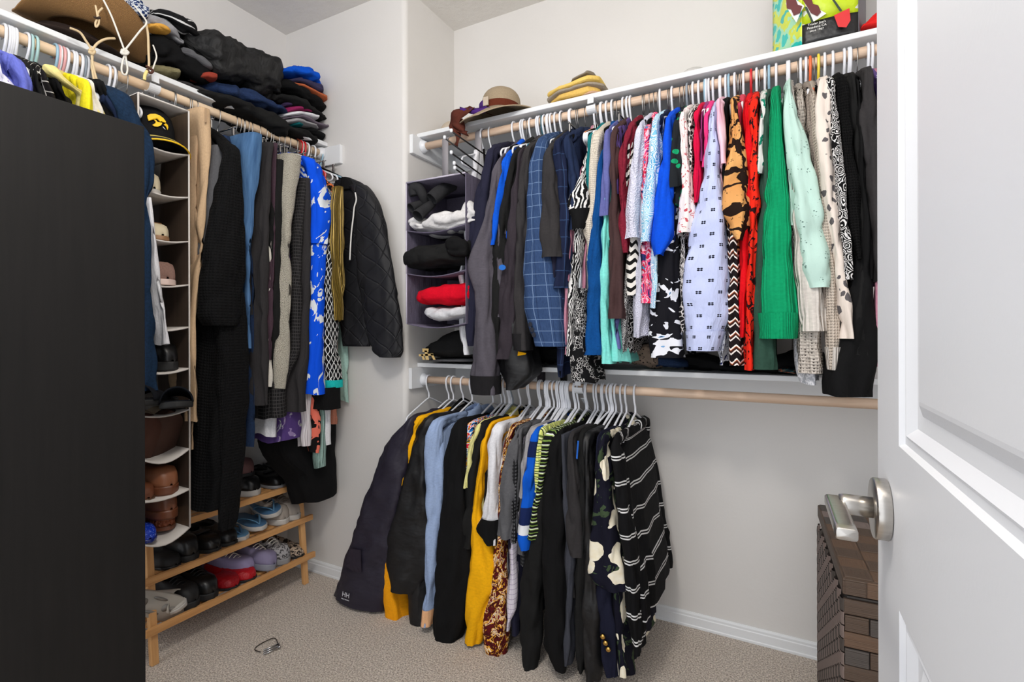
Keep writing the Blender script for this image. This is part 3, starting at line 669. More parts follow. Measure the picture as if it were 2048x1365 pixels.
U(ZB, 'skirt', 'black skirt with white lace print drooping past the shelf edge', 'skirt', lace, bd=[(900, 370, 420), (1100, 345, 430), (1240, 332, 440), (1380, 330, 452)], flat=True, ob=.215, D=.22, hanger='clip', hs=(400, 80))
U(ZB, 'shirt', 'teal collared shirt behind the cream cardigan', 'shirt', teal, sl=[(150, 436, 482), (230, 430, 470), (460, 425, 455)], o=.19, hem=1100, hanger='white', collar=True)
U(ZB, 'cardigan', 'cream knitted cardigan between teal and blue tops', 'cardigan', cream, sl=[(140, 452, 512), (210, 446, 498), (400, 440, 488), (520, 428, 482), (600, 404, 476), (700, 420, 462), (760, 426, 452)], o=.205, hem=700, hanger='white')
U(ZB, 'shirt', 'white floral speckled tunic edge', 'tunic', dotted('speckle_white', (214, 220, 226), (60, 80, 120), 120, .2), bd=[(300, 430, 450), (700, 396, 420), (1110, 398, 414)], o=.2, hanger='white')
U(ZB, 'tunic', 'long cobalt blue textured tunic', 'tunic', cobalt, sl=[(260, 486, 524), (400, 470, 512), (560, 455, 503), (800, 434, 500), (1000, 422, 500), (1240, 408, 502)], o=.215, hem=1000, hanger='black')
U(ZB, 'shirt', 'dusty blue short sleeve tee', 'shirt', peri, sl=[(128, 512, 556), (250, 500, 553), (400, 494, 552), (528, 488, 550)], bd=[(300, 540, 600), (900, 560, 616), (1200, 552, 616)], o=.222, hanger='white')
U(ZB, 'top', 'long aqua top with a folded hem', 'top', aqua, sl=[(300, 520, 560), (540, 500, 548), (800, 490, 545), (1000, 492, 545), (1285, 500, 566)], bd=[(540, 540, 580), (1100, 556, 600), (1280, 562, 636)], o=.205, ob=.19, hanger='black')
U(ZB, 'top', 'dark brown long sleeve top', 'top', brown, sl=[(115, 548, 596), (300, 545, 590), (600, 540, 603), (800, 538, 610), (1000, 533, 614), (1055, 535, 612)], o=.228, hem=900, hanger='white')
U(ZB, 'shirt', 'purple tee squeezed beside the brown top', 'shirt', purple, sl=[(120, 562, 606), (200, 566, 604), (300, 570, 602), (420, 572, 600)], o=.205, hem=1000, hanger='black')
U(ZB, 'vest', 'burgundy quilted top', 'top', burg, sl=[(105, 618, 674), (200, 594, 645), (400, 590, 634), (600, 594, 640), (720, 600, 640)], o=.222, hem=800, hanger='black')
U(ZB, 'blouse', 'black and cream brush striped blouse', 'blouse', chev, sl=[(125, 626, 674), (240, 616, 662), (380, 622, 650)], bd=[(125, 640, 680), (640, 636, 692), (800, 616, 690), (940, 604, 688)], o=.205, ob=.20, hanger='black')
U(ZB, 'skirt', 'black lace printed tunic hem under the striped blouse', 'tunic', bwlace, bd=[(700, 630, 680), (920, 614, 655), (1100, 616, 652), (1230, 618, 640)], flat=True, ob=.185, D=.3, hanger='clip', hs=(640, 60))
U(ZB, 'shirt', 'white terry short sleeve shirt', 'shirt', terry, sl=[(98, 680, 722), (200, 660, 718), (320, 640, 712), (450, 624, 704), (560, 616, 700), (645, 614, 702)], bd=[(98, 690, 730), (660, 690, 742), (900, 672, 742), (1150, 664, 738)], o=.235, ob=.205, hanger='black')
U(ZB, 'blouse', 'pink and navy brush floral blouse', 'blouse', pfloral, sl=[(118, 714, 748), (220, 706, 744), (330, 700, 740)], bd=[(118, 720, 750), (680, 722, 764), (850, 712, 766), (985, 700, 762)], o=.21, ob=.212, hanger='black')
U(ZB, 'shirt', 'light blue and white swirl print shirt', 'shirt', swirl, sl=[(72, 756, 800), (200, 734, 806), (400, 706, 798), (520, 698, 780), (620, 698, 762), (665, 704, 750)], o=.24, hem=1000, hanger='black')
U(ZB, 'shirt', 'dark blue tee behind the royal blue top', 'shirt', navy2, sl=[(50, 784, 816), (250, 780, 815), (450, 775, 812)], o=.2, hem=900, hanger='black')
U(ZCc, 'top', 'royal blue short sleeve satin top', 'top', royal, sl=[(232, 234, 268), (400, 214, 276), (550, 196, 278), (660, 182, 278), (740, 168, 276), (812, 178, 230)], o=.245, hem=700, hanger='black', b=.05)
U(ZCc, 'blouse', 'black blouse with big white flowers and blue leaves', 'blouse', blkfl, sl=[(420, 262, 300), (740, 198, 296), (900, 182, 302), (1100, 165, 310), (1270, 160, 314)], o=.205, b=.055, hem=900, hanger='black')
U(ZCc, 'top', 'black top with green glitter dots', 'top', gdots, sl=[(238, 270, 306), (340, 258, 326), (470, 242, 326), (482, 244, 324)], bd=[(238, 280, 310), (480, 280, 328), (600, 284, 330)], o=.235, hanger='grey')
U(ZCc, 'blouse', 'white blouse with tiny red sprigs', 'blouse', rfloral, sl=[(203, 298, 334), (400, 308, 346), (520, 302, 362), (640, 292, 372), (715, 282, 372)], o=.238, hem=500, hanger='white')
U(ZCc, 'blouse', 'black and white crackle print blouse', 'blouse', leop, sl=[(208, 332, 364), (400, 332, 366), (560, 336, 368)], bd=[(208, 340, 370), (700, 310, 340), (1150, 308, 325)], o=.222, hanger='white')
U(ZCc, 'top', 'crimson long sleeve top', 'top', crim, sl=[(202, 360, 394), (350, 364, 398), (480, 366, 396), (575, 362, 392)], o=.228, hem=900, hanger='blue')
U(ZCc, 'top', 'dull magenta tee', 'shirt', magen, sl=[(212, 388, 412), (400, 388, 408)], o=.21, hem=700, hanger='white')
U(ZCc, 'top', 'hot pink tee', 'shirt', hotp, sl=[(215, 404, 436), (320, 402, 436), (420, 398, 430)], o=.215, hem=700, hanger='white')
U(ZCc, 'blouse', 'pale blue blouse with small dark clover print', 'blouse', clover, sl=[(192, 430, 472), (300, 414, 484), (420, 398, 492), (560, 372, 502), (700, 342, 512), (850, 314, 520), (1000, 304, 524), (1090, 312, 520), (1150, 325, 498), (1240, 328, 478)], o=.245, b=.062, amp=.09, hem=800, hanger='white', cuff=(1148, 1240, clover))
U(ZCc, 'shirt', 'pink and white short sleeve shirt', 'shirt', pinkw, sl=[(150, 458, 494), (250, 464, 508), (340, 472, 516), (405, 480, 518)], o=.25, hem=700, hanger='white')
U(ZCc, 'top', 'black velvet top behind the batik blouse', 'top', black, sl=[(150, 482, 512), (300, 490, 520), (500, 496, 520)], o=.21, hem=1000, hanger='blue')
U(ZCc, 'blouse', 'orange brown batik blouse with a wide bell sleeve', 'blouse', batik, sl=[(155, 524, 556), (180, 520, 566), (230, 530, 574), (350, 508, 596), (480, 486, 610), (560, 474, 624), (610, 468, 634), (700, 520, 606), (745, 556, 580)], o=.25, b=.06, hem=800, hanger='black')
U(ZCc, 'tunic', 'brown and cream zigzag tunic', 'tunic', zig, sl=[(400, 540, 570), (660, 512, 566), (900, 512, 572), (1100, 514, 582), (1305, 518, 594)], o=.218, hem=1000, hanger='black')
U(ZCc, 'blouse', 'blue and white printed blouse hem beside the zigzag tunic', 'blouse', bwabs, bd=[(500, 520, 540), (1150, 470, 530), (1295, 472, 516)], o=.22, hanger='white')
U(ZCc, 'top', 'pink satin tie top', 'top', fab('pink_tie', (205, 70, 90)), sl=[(165, 556, 584), (230, 560, 582), (330, 566, 584)], o=.2, hem=600, hanger='black')
U(ZCc, 'dress', 'plain red long top', 'top', red, sl=[(165, 588, 626), (400, 594, 632), (560, 584, 634), (700, 568, 628), (900, 562, 612), (1180, 558, 594)], o=.212, hem=1000, hanger='red')
U(ZCc, 'dress', 'red and black ink print dress', 'dress', redprint, sl=[(155, 614, 652), (350, 612, 660), (600, 606, 660), (900, 594, 645), (1150, 586, 634), (1325, 586, 632)], o=.224, hem=1000, hanger='white')
U(ZCc, 'blouse', 'white blouse with green print collar', 'blouse', greent, sl=[(135, 654, 694), (280, 656, 692), (450, 648, 680)], o=.225, hem=700, hanger='white', label='white blouse with green print, squeezed beside the red dresses')
U(ZD, 'cardigan', 'long dark green cardigan', 'cardigan', dkgreen, sl=[(240, 160, 196), (400, 150, 200), (600, 140, 205), (800, 130, 205), (1000, 120, 210), (1235, 116, 216)], o=.228, b=.05, hem=900, hanger='blue')
U(ZD, 'sweater', 'bright green ribbed sweater with a turned up cuff', 'sweater', green, sl=[(198, 194, 222), (300, 182, 240), (420, 174, 250), (560, 164, 260), (720, 152, 270), (880, 144, 280), (1010, 141, 291), (1118, 142, 293)], o=.25, b=.055, amp=.05, hem=900, hanger='white', cuff=(1012, 1118, greencuff), ex=.7)
U(ZD, 'cardigan', 'white ribbed knit cardigan under the mint blouse', 'cardigan', creamrib, sl=[(170, 250, 276), (500, 268, 320), (760, 274, 380), (900, 278, 396), (1050, 286, 402), (1090, 288, 400)], o=.238, b=.05, hem=900, hanger='white', ex=.7)
U(ZD, 'blouse', 'mint green eyelet blouse with a wide sleeve', 'blouse', eyelet, sl=[(166, 240, 272), (260, 232, 298), (400, 248, 340), (600, 262, 378), (760, 280, 412), (860, 302, 432), (925, 322, 428)], o=.255, b=.055, amp=.14, hem=700, hanger='white')
U(ZD, 'cardigan', 'beige crochet cardigan hem below the ribbed knit', 'cardigan', crochet, sl=[(215, 282, 318), (400, 300, 336), (700, 310, 370), (1000, 290, 392), (1150, 286, 390), (1250, 300, 392)], o=.22, b=.05, hem=900, hanger='black', amp=.2)
U(ZD, 'top', 'silver lace top drooping over the lower shelf', 'top', silver, bd=[(300, 320, 340), (900, 290, 350), (1150, 284, 370), (1285, 300, 380)], o=.22, hanger='black')
U(ZD, 'sweater', 'taupe fine knit sweater', 'sweater', taupe, sl=[(220, 316, 352), (400, 330, 366), (600, 350, 386), (850, 372, 405), (1000, 384, 420)], o=.215, hem=1000, hanger='white')
U(ZD, 'sweater', 'oatmeal knit sweater with a ribbed cuff', 'sweater', beige, sl=[(225, 340, 366), (500, 366, 400), (800, 385, 440), (950, 392, 464), (1100, 392, 462), (1160, 398, 458), (1236, 402, 452)], o=.228, hem=1000, hanger='orange', cuff=(1150, 1236, creamrib))
U(ZD, 'blouse', 'cream blouse with grey animal spots', 'blouse', dalm, sl=[(158, 364, 416), (240, 354, 424), (400, 360, 434), (600, 384, 450), (800, 414, 476), (1000, 440, 504), (1118, 454, 514)], o=.245, b=.05, hem=900, hanger='yellow')
U(ZD, 'blouse', 'black and white paisley blouse', 'blouse', bwlace, sl=[(155, 404, 430), (300, 414, 450), (500, 428, 468), (700, 444, 494), (895, 456, 510)], o=.25, b=.035, hem=800, hanger='white')
U(ZD, 'cardigan', 'black knit cardigan beside the paisley blouse', 'cardigan', jet, sl=[(142, 428, 474), (300, 440, 498), (500, 462, 524), (680, 478, 542), (820, 500, 548)], o=.238, hem=900, hanger='white')
U(ZD, 'cardigan', 'black velvet jacket with a soft shoulder', 'jacket', black2, sl=[(152, 474, 522), (300, 488, 550), (600, 510, 576), (900, 500, 584), (1180, 440, 584)], o=.225, b=.06, hem=1000, hanger='white')
U(ZD, 'dress', 'long black dress hem hanging below the shelf', 'dress', black, sl=[(180, 505, 535), (700, 520, 570), (1000, 470, 586), (1180, 410, 590), (1280, 385, 588), (1338, 384, 582)], o=.235, b=.07, hem=900, hanger='white')
U(ZD, 'jacket', 'charcoal fleece jacket by the open door', 'jacket', char, sl=[(124, 545, 572), (260, 520, 600), (420, 535, 625), (700, 560, 640), (900, 575, 640)], o=.245, b=.055, hem=900, hanger='black')
U(ZD, 'top', 'lilac top next to the charcoal jacket', 'top', purple, sl=[(165, 582, 612), (400, 590, 625), (700, 600, 630)], o=.21, hem=900, hanger='white')
U(ZD, 'shirt', 'pink shirt hem at the door side', 'shirt', pinkpaint, sl=[(300, 600, 630), (1130, 575, 620), (1220, 574, 618)], o=.21, hem=900, hanger='white')
random.seed(3)
def hook_row(rod, pxs, kind, label, group):
    for px in pxs:
        s = rod.loc(px, 200 if rod is UP else (775 if rod is LO else 200), 0)[0] if not isinstance(px, tuple) else rod.loc(px[0], px[1], 0)[0]
        hang(rod, s, kind, label=label, group=group, tilt=random.uniform(-.12, .12))
hook_row(UP, [1045, 1062, 1080, 1098, 1112, 1124, 1142, 1190, 1205, 1256, 1320, 1345, 1412, 1440, 1487, 1602, 1700], 'white', 'spare white plastic hanger hooked over the upper rod between the tops', 'spare white hangers on the upper rod')
hook_row(UP, [1228, 1245, 1290, 1300, 1382, 1398, 1475, 1520, 1535, 1572, 1628, 1650, 1665], 'black', 'spare black hanger with thin steel hook on the upper rod', 'spare black hangers on the upper rod')
hook_row(UP, [1086], 'teal', 'dark teal plastic hanger on the upper rod between blazers', None)
# ------------------------------------------------------------------ lower rod
ZE, ZF = zoomed(640, 730, 2.3125), zoomed(880, 740, 2.1837)
def Lw(Z, *a, **k): return garment(LO, Z, *a, **k)
g = Lw(ZE, 'rain_jacket', 'large dark navy rain jacket with a pocket flap and white logo', 'jacket', rain, sl=[(205, 385, 425), (260, 332, 425), (380, 280, 400), (500, 230, 380), (650, 180, 345), (800, 130, 305), (950, 82, 280), (1060, 50, 268), (1125, 28, 262)], bd=[(205, 400, 440), (600, 230, 400), (900, 120, 330), (1160, 60, 285)], o=.285, ob=.25, b=.05, amp=.10, hanger='white', collar=grey, deep=-.125, wave=.006)
def flat_patch(g, name, m, o, pts, Z=ZE, rod=LO, dz=.005): return patch_on(g, name, m, rod, Z, o, pts, dz)
flat_patch(g, 'pocket_flap', fab('rain_flap', (46, 40, 50), rough=.6), .287, [(140, 850), (188, 858), (192, 960), (150, 955), (122, 935), (120, 915)])
M_logo = mat('logo_white', col=(205, 205, 212), rough=.6)
def text_obj(txt, size, m, loc, xdir, udir, name, parent, ext=.0005, align='CENTER', shear=0):
    c = bpy.data.curves.new(name, 'FONT'); c.body = txt; c.size = size; c.extrude = ext; c.align_x = align; c.align_y = 'CENTER'; c.shear = shear
    o = bpy.data.objects.new(name, c); COL.objects.link(o)
    n = xdir.cross(udir).normalized()
    o.matrix_world = Matrix(((xdir.x, udir.x, n.x, loc.x), (xdir.y, udir.y, n.y, loc.y), (xdir.z, udir.z, n.z, loc.z), (0, 0, 0, 1)))
    dg = bpy.context.evaluated_depsgraph_get(); me = bpy.data.meshes.new_from_object(o.evaluated_get(dg))
    mw = o.matrix_world.copy(); bpy.data.objects.remove(o)
    o = bpy.data.objects.new(name, me); COL.objects.link(o); me.materials.clear(); me.materials.append(m); me.transform(mw)
    return adopt(o, parent)
s_, z_ = LO.loc(*ZE(118, 1066), .294)
text_obj('HH', .030, M_logo, LO.pt(s_, .294, z_), V(1, 0, 0), V(0, 0, 1), 'logo_letters', g, shear=.15)
s_, z_ = LO.loc(*ZE(116, 1087), .294)
text_obj('HELLY HANSEN', .0065, M_logo, LO.pt(s_, .294, z_), V(1, 0, 0), V(0, 0, 1), 'logo_text', g)
Lw(ZE, 'jacket', 'yellow and grey jacket between dark jackets', 'jacket', gold, sl=[(215, 425, 465), (290, 405, 440), (400, 380, 425), (570, 350, 390)], bd=[(215, 430, 470), (700, 300, 345), (1040, 262, 340), (1150, 262, 374), (1232, 275, 372)], o=.262, ob=.255, bm=gold2, hanger='white', deep=-.125, wave=.008)
Lw(ZE, 'sweater', 'grey fuzzy fleece beside the yellow jacket', 'sweater', greyh, sl=[(205, 470, 525), (290, 425, 480), (440, 402, 450), (600, 370, 420)], o=.25, hem=1000, hanger='black')
Lw(ZE, 'jacket', 'black nylon jacket with a silver zip pull', 'jacket', blackshell, sl=[(215, 455, 520), (330, 420, 490), (500, 370, 478), (700, 320, 474), (850, 280, 470), (960, 272, 468), (1060, 290, 420)], bd=[(215, 470, 520), (700, 360, 480), (1050, 370, 490), (1262, 396, 490)], o=.27, ob=.245, b=.055, amp=.16, hanger='white', collar=True, deep=-.06)
Lw(ZE, 'shirt', 'light blue chambray shirt with an orange checked cuff', 'shirt', ltblue, sl=[(262, 500, 550), (330, 480, 545), (450, 466, 545), (650, 470, 543), (850, 472, 534), (1000, 470, 520), (1140, 462, 502), (1216, 456, 498)], bd=[(262, 545, 580), (450, 540, 578), (660, 540, 560)], o=.28, ob=.26, hanger='white', cuff=(1140, 1216, ocheck), collar=True)
Lw(ZE, 'shirt', 'black long sleeve shirt beside the chambray shirt', 'shirt', black, sl=[(170, 590, 662), (300, 572, 662), (480, 554, 650), (640, 545, 650), (800, 528, 662), (1000, 506, 662), (1200, 494, 640), (1355, 496, 590)], o=.285, b=.055, hem=1000, hanger='white', amp=.1)
Lw(ZE, 'shirt', 'tropical print shirt in blue, red and yellow', 'shirt', tropic, sl=[(190, 672, 705), (300, 654, 690), (420, 636, 676), (520, 624, 664), (640, 624, 656), (750, 630, 650)], o=.255, hem=800, hanger='white')
Lw(ZE, 'shirt', 'pale yellow shirt with a drooping collar', 'shirt', paley, sl=[(200, 712, 742), (300, 690, 726), (400, 662, 706), (480, 656, 696), (570, 652, 680)], o=.262, hem=700, hanger='white', collar=True)
Lw(ZF, 'shirt', 'black shirt with white boxes print', 'shirt', boxes, sl=[(210, 160, 195), (300, 142, 184), (445, 126, 172)], o=.252, hem=800, hanger='white')
Lw(ZF, 'shirt', 'black tee beside the boxes shirt', 'shirt', black2, sl=[(230, 150, 200), (440, 108, 165), (600, 88, 145), (780, 68, 130)], o=.262, hem=800, hanger='grey')
Lw(ZF, 'jersey', 'long yellow jersey with a black shoulder stripe', 'jersey', gold, sl=[(210, 192, 224), (300, 174, 204), (450, 150, 184), (650, 122, 160), (760, 118, 205), (860, 110, 228), (930, 106, 238), (1050, 96, 200), (1205, 88, 156)], o=.268, hem=900, hanger='white', b=.045)
Lw(ZF, 'shirt', 'white and grey raglan tee with black sleeve end', 'shirt', white, sl=[(195, 218, 266), (320, 196, 250), (450, 190, 242), (560, 186, 240), (650, 176, 240), (720, 132, 240), (772, 190, 236)], o=.28, hem=900, hanger='white', cuff=(655, 772, black), collar=greyh)
Lw(ZF, 'shirt', 'long maroon and gold feather print shirt', 'shirt', maroon, sl=[(190, 288, 316), (300, 272, 300), (450, 256, 284), (650, 240, 280), (800, 224, 275), (1000, 190, 278), (1200, 166, 272), (1270, 205, 268)], o=.262, hem=900, hanger='white')
Lw(ZF, 'polo_shirt', 'grey polo shirt with black mesh piping', 'shirt', grey, sl=[(215, 322, 350), (330, 290, 345), (450, 258, 330), (600, 240, 318), (742, 228, 314)], o=.285, hem=800, hanger='white')
Lw(ZF, 'shirt', 'white window check shirt tail', 'shirt', ltcheck, bd=[(300, 330, 350), (900, 280, 330), (1040, 270, 338), (1140, 276, 300)], o=.29, hanger='white')
Lw(ZF, 'shirt', 'dark mesh shirt beside the grey polo', 'shirt', mesh, sl=[(200, 318, 348), (400, 304, 334), (600, 298, 330), (760, 300, 326)], o=.275, hem=850, hanger='white')
Lw(ZF, 'shirt', 'navy long shirt tail under the mesh shirt', 'shirt', navy, bd=[(300, 340, 360), (750, 290, 340), (1000, 290, 345), (1170, 306, 345)], o=.27, hanger='grey')
Lw(ZF, 'shirt', 'heather grey tee', 'shirt', greyh, sl=[(205, 366, 416), (280, 352, 395), (420, 346, 380), (560, 338, 364)], o=.275, hem=600, hanger='white', collar=True)
Lw(ZF, 'rugby_shirt', 'royal blue, navy and white striped rugby shirt', 'shirt', rugby, sl=[(245, 388, 424), (350, 372, 414), (500, 352, 400), (640, 336, 394), (740, 316, 388), (792, 340, 384)], o=.285, hem=700, hanger='white')
Lw(ZF, 'shirt', 'yellow and green striped polo', 'shirt', ystripe, sl=[(260, 414, 446), (400, 402, 442), (540, 396, 430)], o=.282, hem=600, hanger='white')
Lw(ZF, 'shirt', 'black shirt with green and white pinstripes', 'shirt', gstripe, sl=[(250, 452, 498), (350, 438, 472), (480, 420, 456), (580, 396, 442), (750, 362, 416)], bd=[(250, 460, 490), (750, 388, 412), (840, 380, 395)], o=.292, hanger='white')
Lw(ZF, 'shirt', 'black long sleeve tee under the pinstripes', 'shirt', black2, sl=[(350, 450, 490), (700, 390, 460), (900, 340, 440), (1200, 334, 420), (1330, 355, 402)], o=.275, hem=900, b=.05, hanger='white')
Lw(ZF, 'jacket', 'plain black jacket with long straight sleeve', 'jacket', black, sl=[(205, 485, 535), (350, 462, 528), (500, 440, 524), (700, 428, 528), (900, 424, 540), (1100, 430, 545), (1250, 434, 548), (1330, 480, 540)], o=.292, b=.055, hem=900, hanger='white', amp=.1)
Lw(ZF, 'trousers', 'slate grey slacks between black shirts', 'trousers', slate, bd=[(285, 520, 548), (500, 522, 550), (700, 522, 570), (850, 524, 588), (1050, 522, 580), (1290, 520, 565)], flat=True, ob=.28, D=.3, hanger='white', hs=(545, 60))
Lw(ZF, 'polo_shirt', 'black polo with a thin yellow sleeve line', 'shirt', char, sl=[(215, 548, 580), (330, 546, 596), (500, 542, 604), (650, 542, 610), (750, 540, 612), (826, 556, 613)], o=.298, hem=1000, hanger='white')
Lw(ZF, 'jacket', 'black track jacket with a blue zip', 'jacket', black2, sl=[(220, 578, 622), (340, 590, 628), (600, 600, 640), (900, 580, 640), (1200, 570, 640), (1330, 582, 630)], o=.285, b=.05, hem=900, hanger='white', collar=True)
g = Lw(ZF, 'jacket', 'black jacket with a grey stand collar', 'jacket', blackshell, sl=[(262, 614, 655), (440, 616, 660), (650, 615, 665), (900, 608, 690), (1150, 612, 690), (1375, 622, 684)], o=.29, b=.05, hem=900, hanger='white', collar=char)
flat_patch(g, 'zip', mat('zip_blue', col=(20, 90, 180)), .300, [(600, 310), (607, 312), (601, 390), (594, 388)], ZF)
g = Lw(ZF, 'shirt', 'navy shirt with large cream hibiscus flowers', 'shirt', hawaii, sl=[(275, 684, 722), (380, 668, 728), (500, 660, 738), (620, 650, 750), (740, 640, 766), (860, 634, 785), (935, 630, 794), (975, 690, 800)], bd=[(275, 690, 730), (900, 740, 800), (1100, 745, 806), (1355, 766, 826)], o=.305, ob=.27, b=.05, amp=.08, hanger='white', collar=True)
g = Lw(ZF, 'blazer', 'navy blazer sleeve with three brass buttons', 'blazer', navyrib, sl=[(240, 672, 700), (600, 660, 720), (900, 660, 730), (1000, 664, 742), (1150, 676, 764), (1280, 688, 774), (1355, 714, 774)], o=.288, b=.05, hem=900, hanger='white')
M_brass = mat('brass', col=(205, 165, 90), rough=.25, metal=1.0)
for x, y in ((710, 1167), (722, 1195), (734, 1223)):
    s_, z_ = LO.loc(*ZF(x, y), .292)
    adopt(lathe([(.0085, -.004), (.0085, .001), (.006, .0035), (.001, .0042)], 16, LO.pt(s_, .292, z_), Matrix.Rotation(pi/2, 3, 'X')).build('button', M_brass), g)
Lw(ZF, 'shirt', 'black shirt with thin double white stripes', 'shirt', bstripe, sl=[(240, 735, 775), (400, 738, 796), (600, 752, 820), (800, 776, 848), (1000, 792, 870), (1150, 812, 872), (1255, 838, 878)], bd=[(240, 770, 800), (500, 780, 830), (700, 800, 860), (950, 840, 905), (1095, 850, 912)], o=.285, ob=.24, b=.05, hanger='white', amp=.08)
random.seed(5)
hook_row(LO, [(858, 775), (1010, 775), (1018, 775), (1060, 775), (1082, 775), (1092, 775), (1100, 775), (1108, 775), (1115, 775), (1124, 775), (1133, 775), (1140, 775), (1150, 775), (1175, 775), (1190, 775), (1205, 775)], 'white', 'spare white plastic hanger crowded among shirts on the lower rod', 'spare white hangers on the lower rod')
for px in (1218, 1226, 1232):
    hang(LO, LO.loc(px, 780, 0)[0], 'white', label='empty white plastic hanger at the bare end of the lower rod', group='empty hangers at the end of the lower rod', tilt=random.uniform(-.2, .35))
# ------------------------------------------------------------------ side rod
Z9, Z5, Z4, Z6, Z0 = zoomed(280, 180, 3.1027), zoomed(280, 560, 2.5286), zoomed(520, 270, 3.033), zoomed(500, 680, 4.0154), zoomed(0, 140, 6.606)
ID = lambda x, y: (x, y)
def Le(Z, *a, **k): return garment(LE, Z, *a, **k)
def ZZ(*parts):                              # rows taken from several enlargements, all given back in photo pixels
    out = []
    for Z, rows in parts:
        for y, a, c in rows: out.append((Z(a, y)[1], Z(a, y)[0], Z(c, y)[0]))
    return out
T = dict(hanger='clip', flat=True)
Le(Z0, 'blouse', 'white and violet printed blouse above the dark cabinet', 'blouse', lavw, sl=[(-40, -40, 30), (20, 10, 120), (100, 30, 190), (200, 60, 240), (400, 80, 300)], o=.2, hem=900, deep=.17)
Le(Z0, 'shirt', 'periwinkle collared shirt above the dark cabinet', 'shirt', perib, sl=[(-60, 180, 360), (20, 250, 440), (120, 290, 480), (220, 280, 490), (420, 290, 500), (700, 300, 520)], o=.215, b=.05, hem=900, collar=True, deep=.17, hanger='mint')
Le(Z0, 'jacket', 'dark tweed jacket beside the periwinkle shirt', 'jacket', black2, sl=[(60, 470, 540), (160, 490, 590), (300, 500, 640), (500, 520, 660)], o=.2, hem=900, deep=.17)
Le(Z0, 'shirt', 'dark shirt with a white check sleeve', 'shirt', dkcheck, sl=[(70, 540, 640), (150, 580, 690), (280, 640, 750), (400, 680, 790), (600, 700, 820)], o=.215, hem=900, deep=.17)
Le(Z0, 'jacket', 'plain black top behind the soft yellow blouse', 'top', black, sl=[(165, 700, 840), (240, 760, 960), (340, 820, 1030), (470, 860, 1060), (700, 900, 1080)], o=.2, b=.05, hem=900, deep=.17, hanger='grey')
Le(Z0, 'blouse', 'soft yellow blouse with ruffled white and lemon trim', 'blouse', yellowbl, sl=[(10, 560, 800), (110, 800, 1190), (200, 1000, 1260), (330, 1080, 1340), (480, 1060, 1420), (640, 1100, 1480), (900, 1150, 1500)], o=.205, b=.04, hem=900, deep=.17, hs=(760, 60), hanger='pink')

Le(Z0, 'jacket', 'white sleeve lining beside the yellow blouse', 'blouse', offw, sl=[(200, 1180, 1270), (330, 1190, 1350), (480, 1200, 1440), (640, 1240, 1500)], o=.215, hem=900, deep=.17, rear=False, hanger='white')
Le(Z0, 'blouse', 'lemon yellow top with ruffled edge', 'top', lemon, sl=[(230, 1150, 1240), (330, 1150, 1240), (480, 1140, 1240), (700, 1150, 1250)], o=.225, hem=900, deep=.17, rear=False, hanger='blue')
Le(Z0, 'shirt', 'black polo with a pale collar tape', 'shirt', black, sl=[(205, 1300, 1440), (300, 1340, 1500), (420, 1400, 1600), (600, 1460, 1700)], o=.2, hem=900, deep=.17, collar=True)
Le(Z0, 'shirt', 'navy tee with a lighter sleeve panel', 'shirt', navy2, sl=[(400, 1420, 1600), (470, 1460, 1640), (560, 1520, 1690), (700, 1540, 1710)], o=.215, hem=900, deep=.17)
Le(ID, 'jacket', 'navy denim jacket between cabinet and shoe organizer', 'jacket', denimn, sl=[(193, 222, 272), (215, 250, 290), (270, 262, 304), (320, 288, 316), (385, 286, 312), (395, 288, 296), (450, 286, 312), (470, 288, 308), (560, 286, 312), (700, 284, 322), (782, 286, 324)], o=.235, b=.045, hem=500, deep=.17, amp=.18)
Le(ID, 'trousers', 'white jeans leg beside the navy denim jacket', 'jeans', white, bd=[(395, 296, 306), (470, 300, 318), (530, 302, 322), (600, 312, 332), (688, 326, 342)], ob=.235, D=.2, hs=(250, 150), **T)
# hanging shoe organizer -- see below; trousers beyond it
Le(ID, 'trousers', 'khaki trousers folded over the hanger behind the organizer', 'trousers', khaki2, bd=ZZ((Z9, [(285, 345, 385), (345, 334, 372), (600, 326, 354), (900, 328, 356), (1360, 328, 350)]), (Z5, [(300, 252, 268), (600, 250, 270), (860, 244, 267)])), ob=.165, D=.22, **T)
g = Le(ID, 'trousers', 'khaki trousers clipped by the waistband', 'trousers', khaki, bd=ZZ((Z9, [(112, 368, 458), (200, 385, 462), (330, 398, 468), (480, 402, 460), (700, 398, 436), (1000, 384, 420), (1360, 344, 392)]), (Z5, [(300, 264, 306), (480, 268, 312), (640, 266, 326), (722, 264, 332)])), ob=.205, D=.22, **T)
flat_patch(g, 'belt_loop', khaki2, .207, [(402, 112), (416, 112), (414, 200), (400, 200)], Z9, LE, .008)
Le(Z9, 'trousers', 'grey pleated trousers with a shiny waistband', 'trousers', grey, bd=[(345, 462, 540), (440, 458, 548), (560, 445, 540), (740, 428, 515), (1000, 410, 460), (1360, 400, 440)], ob=.205, D=.24, **T)
Le(ID, 'cardigan', 'long black cable knit cardigan with a rolled cuff', 'cardigan', ribblk, sl=ZZ((Z9, [(385, 560, 640), (500, 538, 655), (700, 505, 672), (900, 466, 682), (1100, 436, 688), (1250, 424, 690)]), (Z5, [(70, 352, 548), (130, 344, 556), (200, 346, 556), (232, 380, 520)])), bd=ZZ((Z9, [(385, 570, 650)]), (Z5, [(100, 330, 560), (240, 312, 570), (500, 300, 572), (700, 292, 562), (900, 280, 556), (1050, 272, 545), (1165, 270, 520)])), o=.285, ob=.235, b=.05, amp=.05, deep=.15, hanger='black', cuff=None)
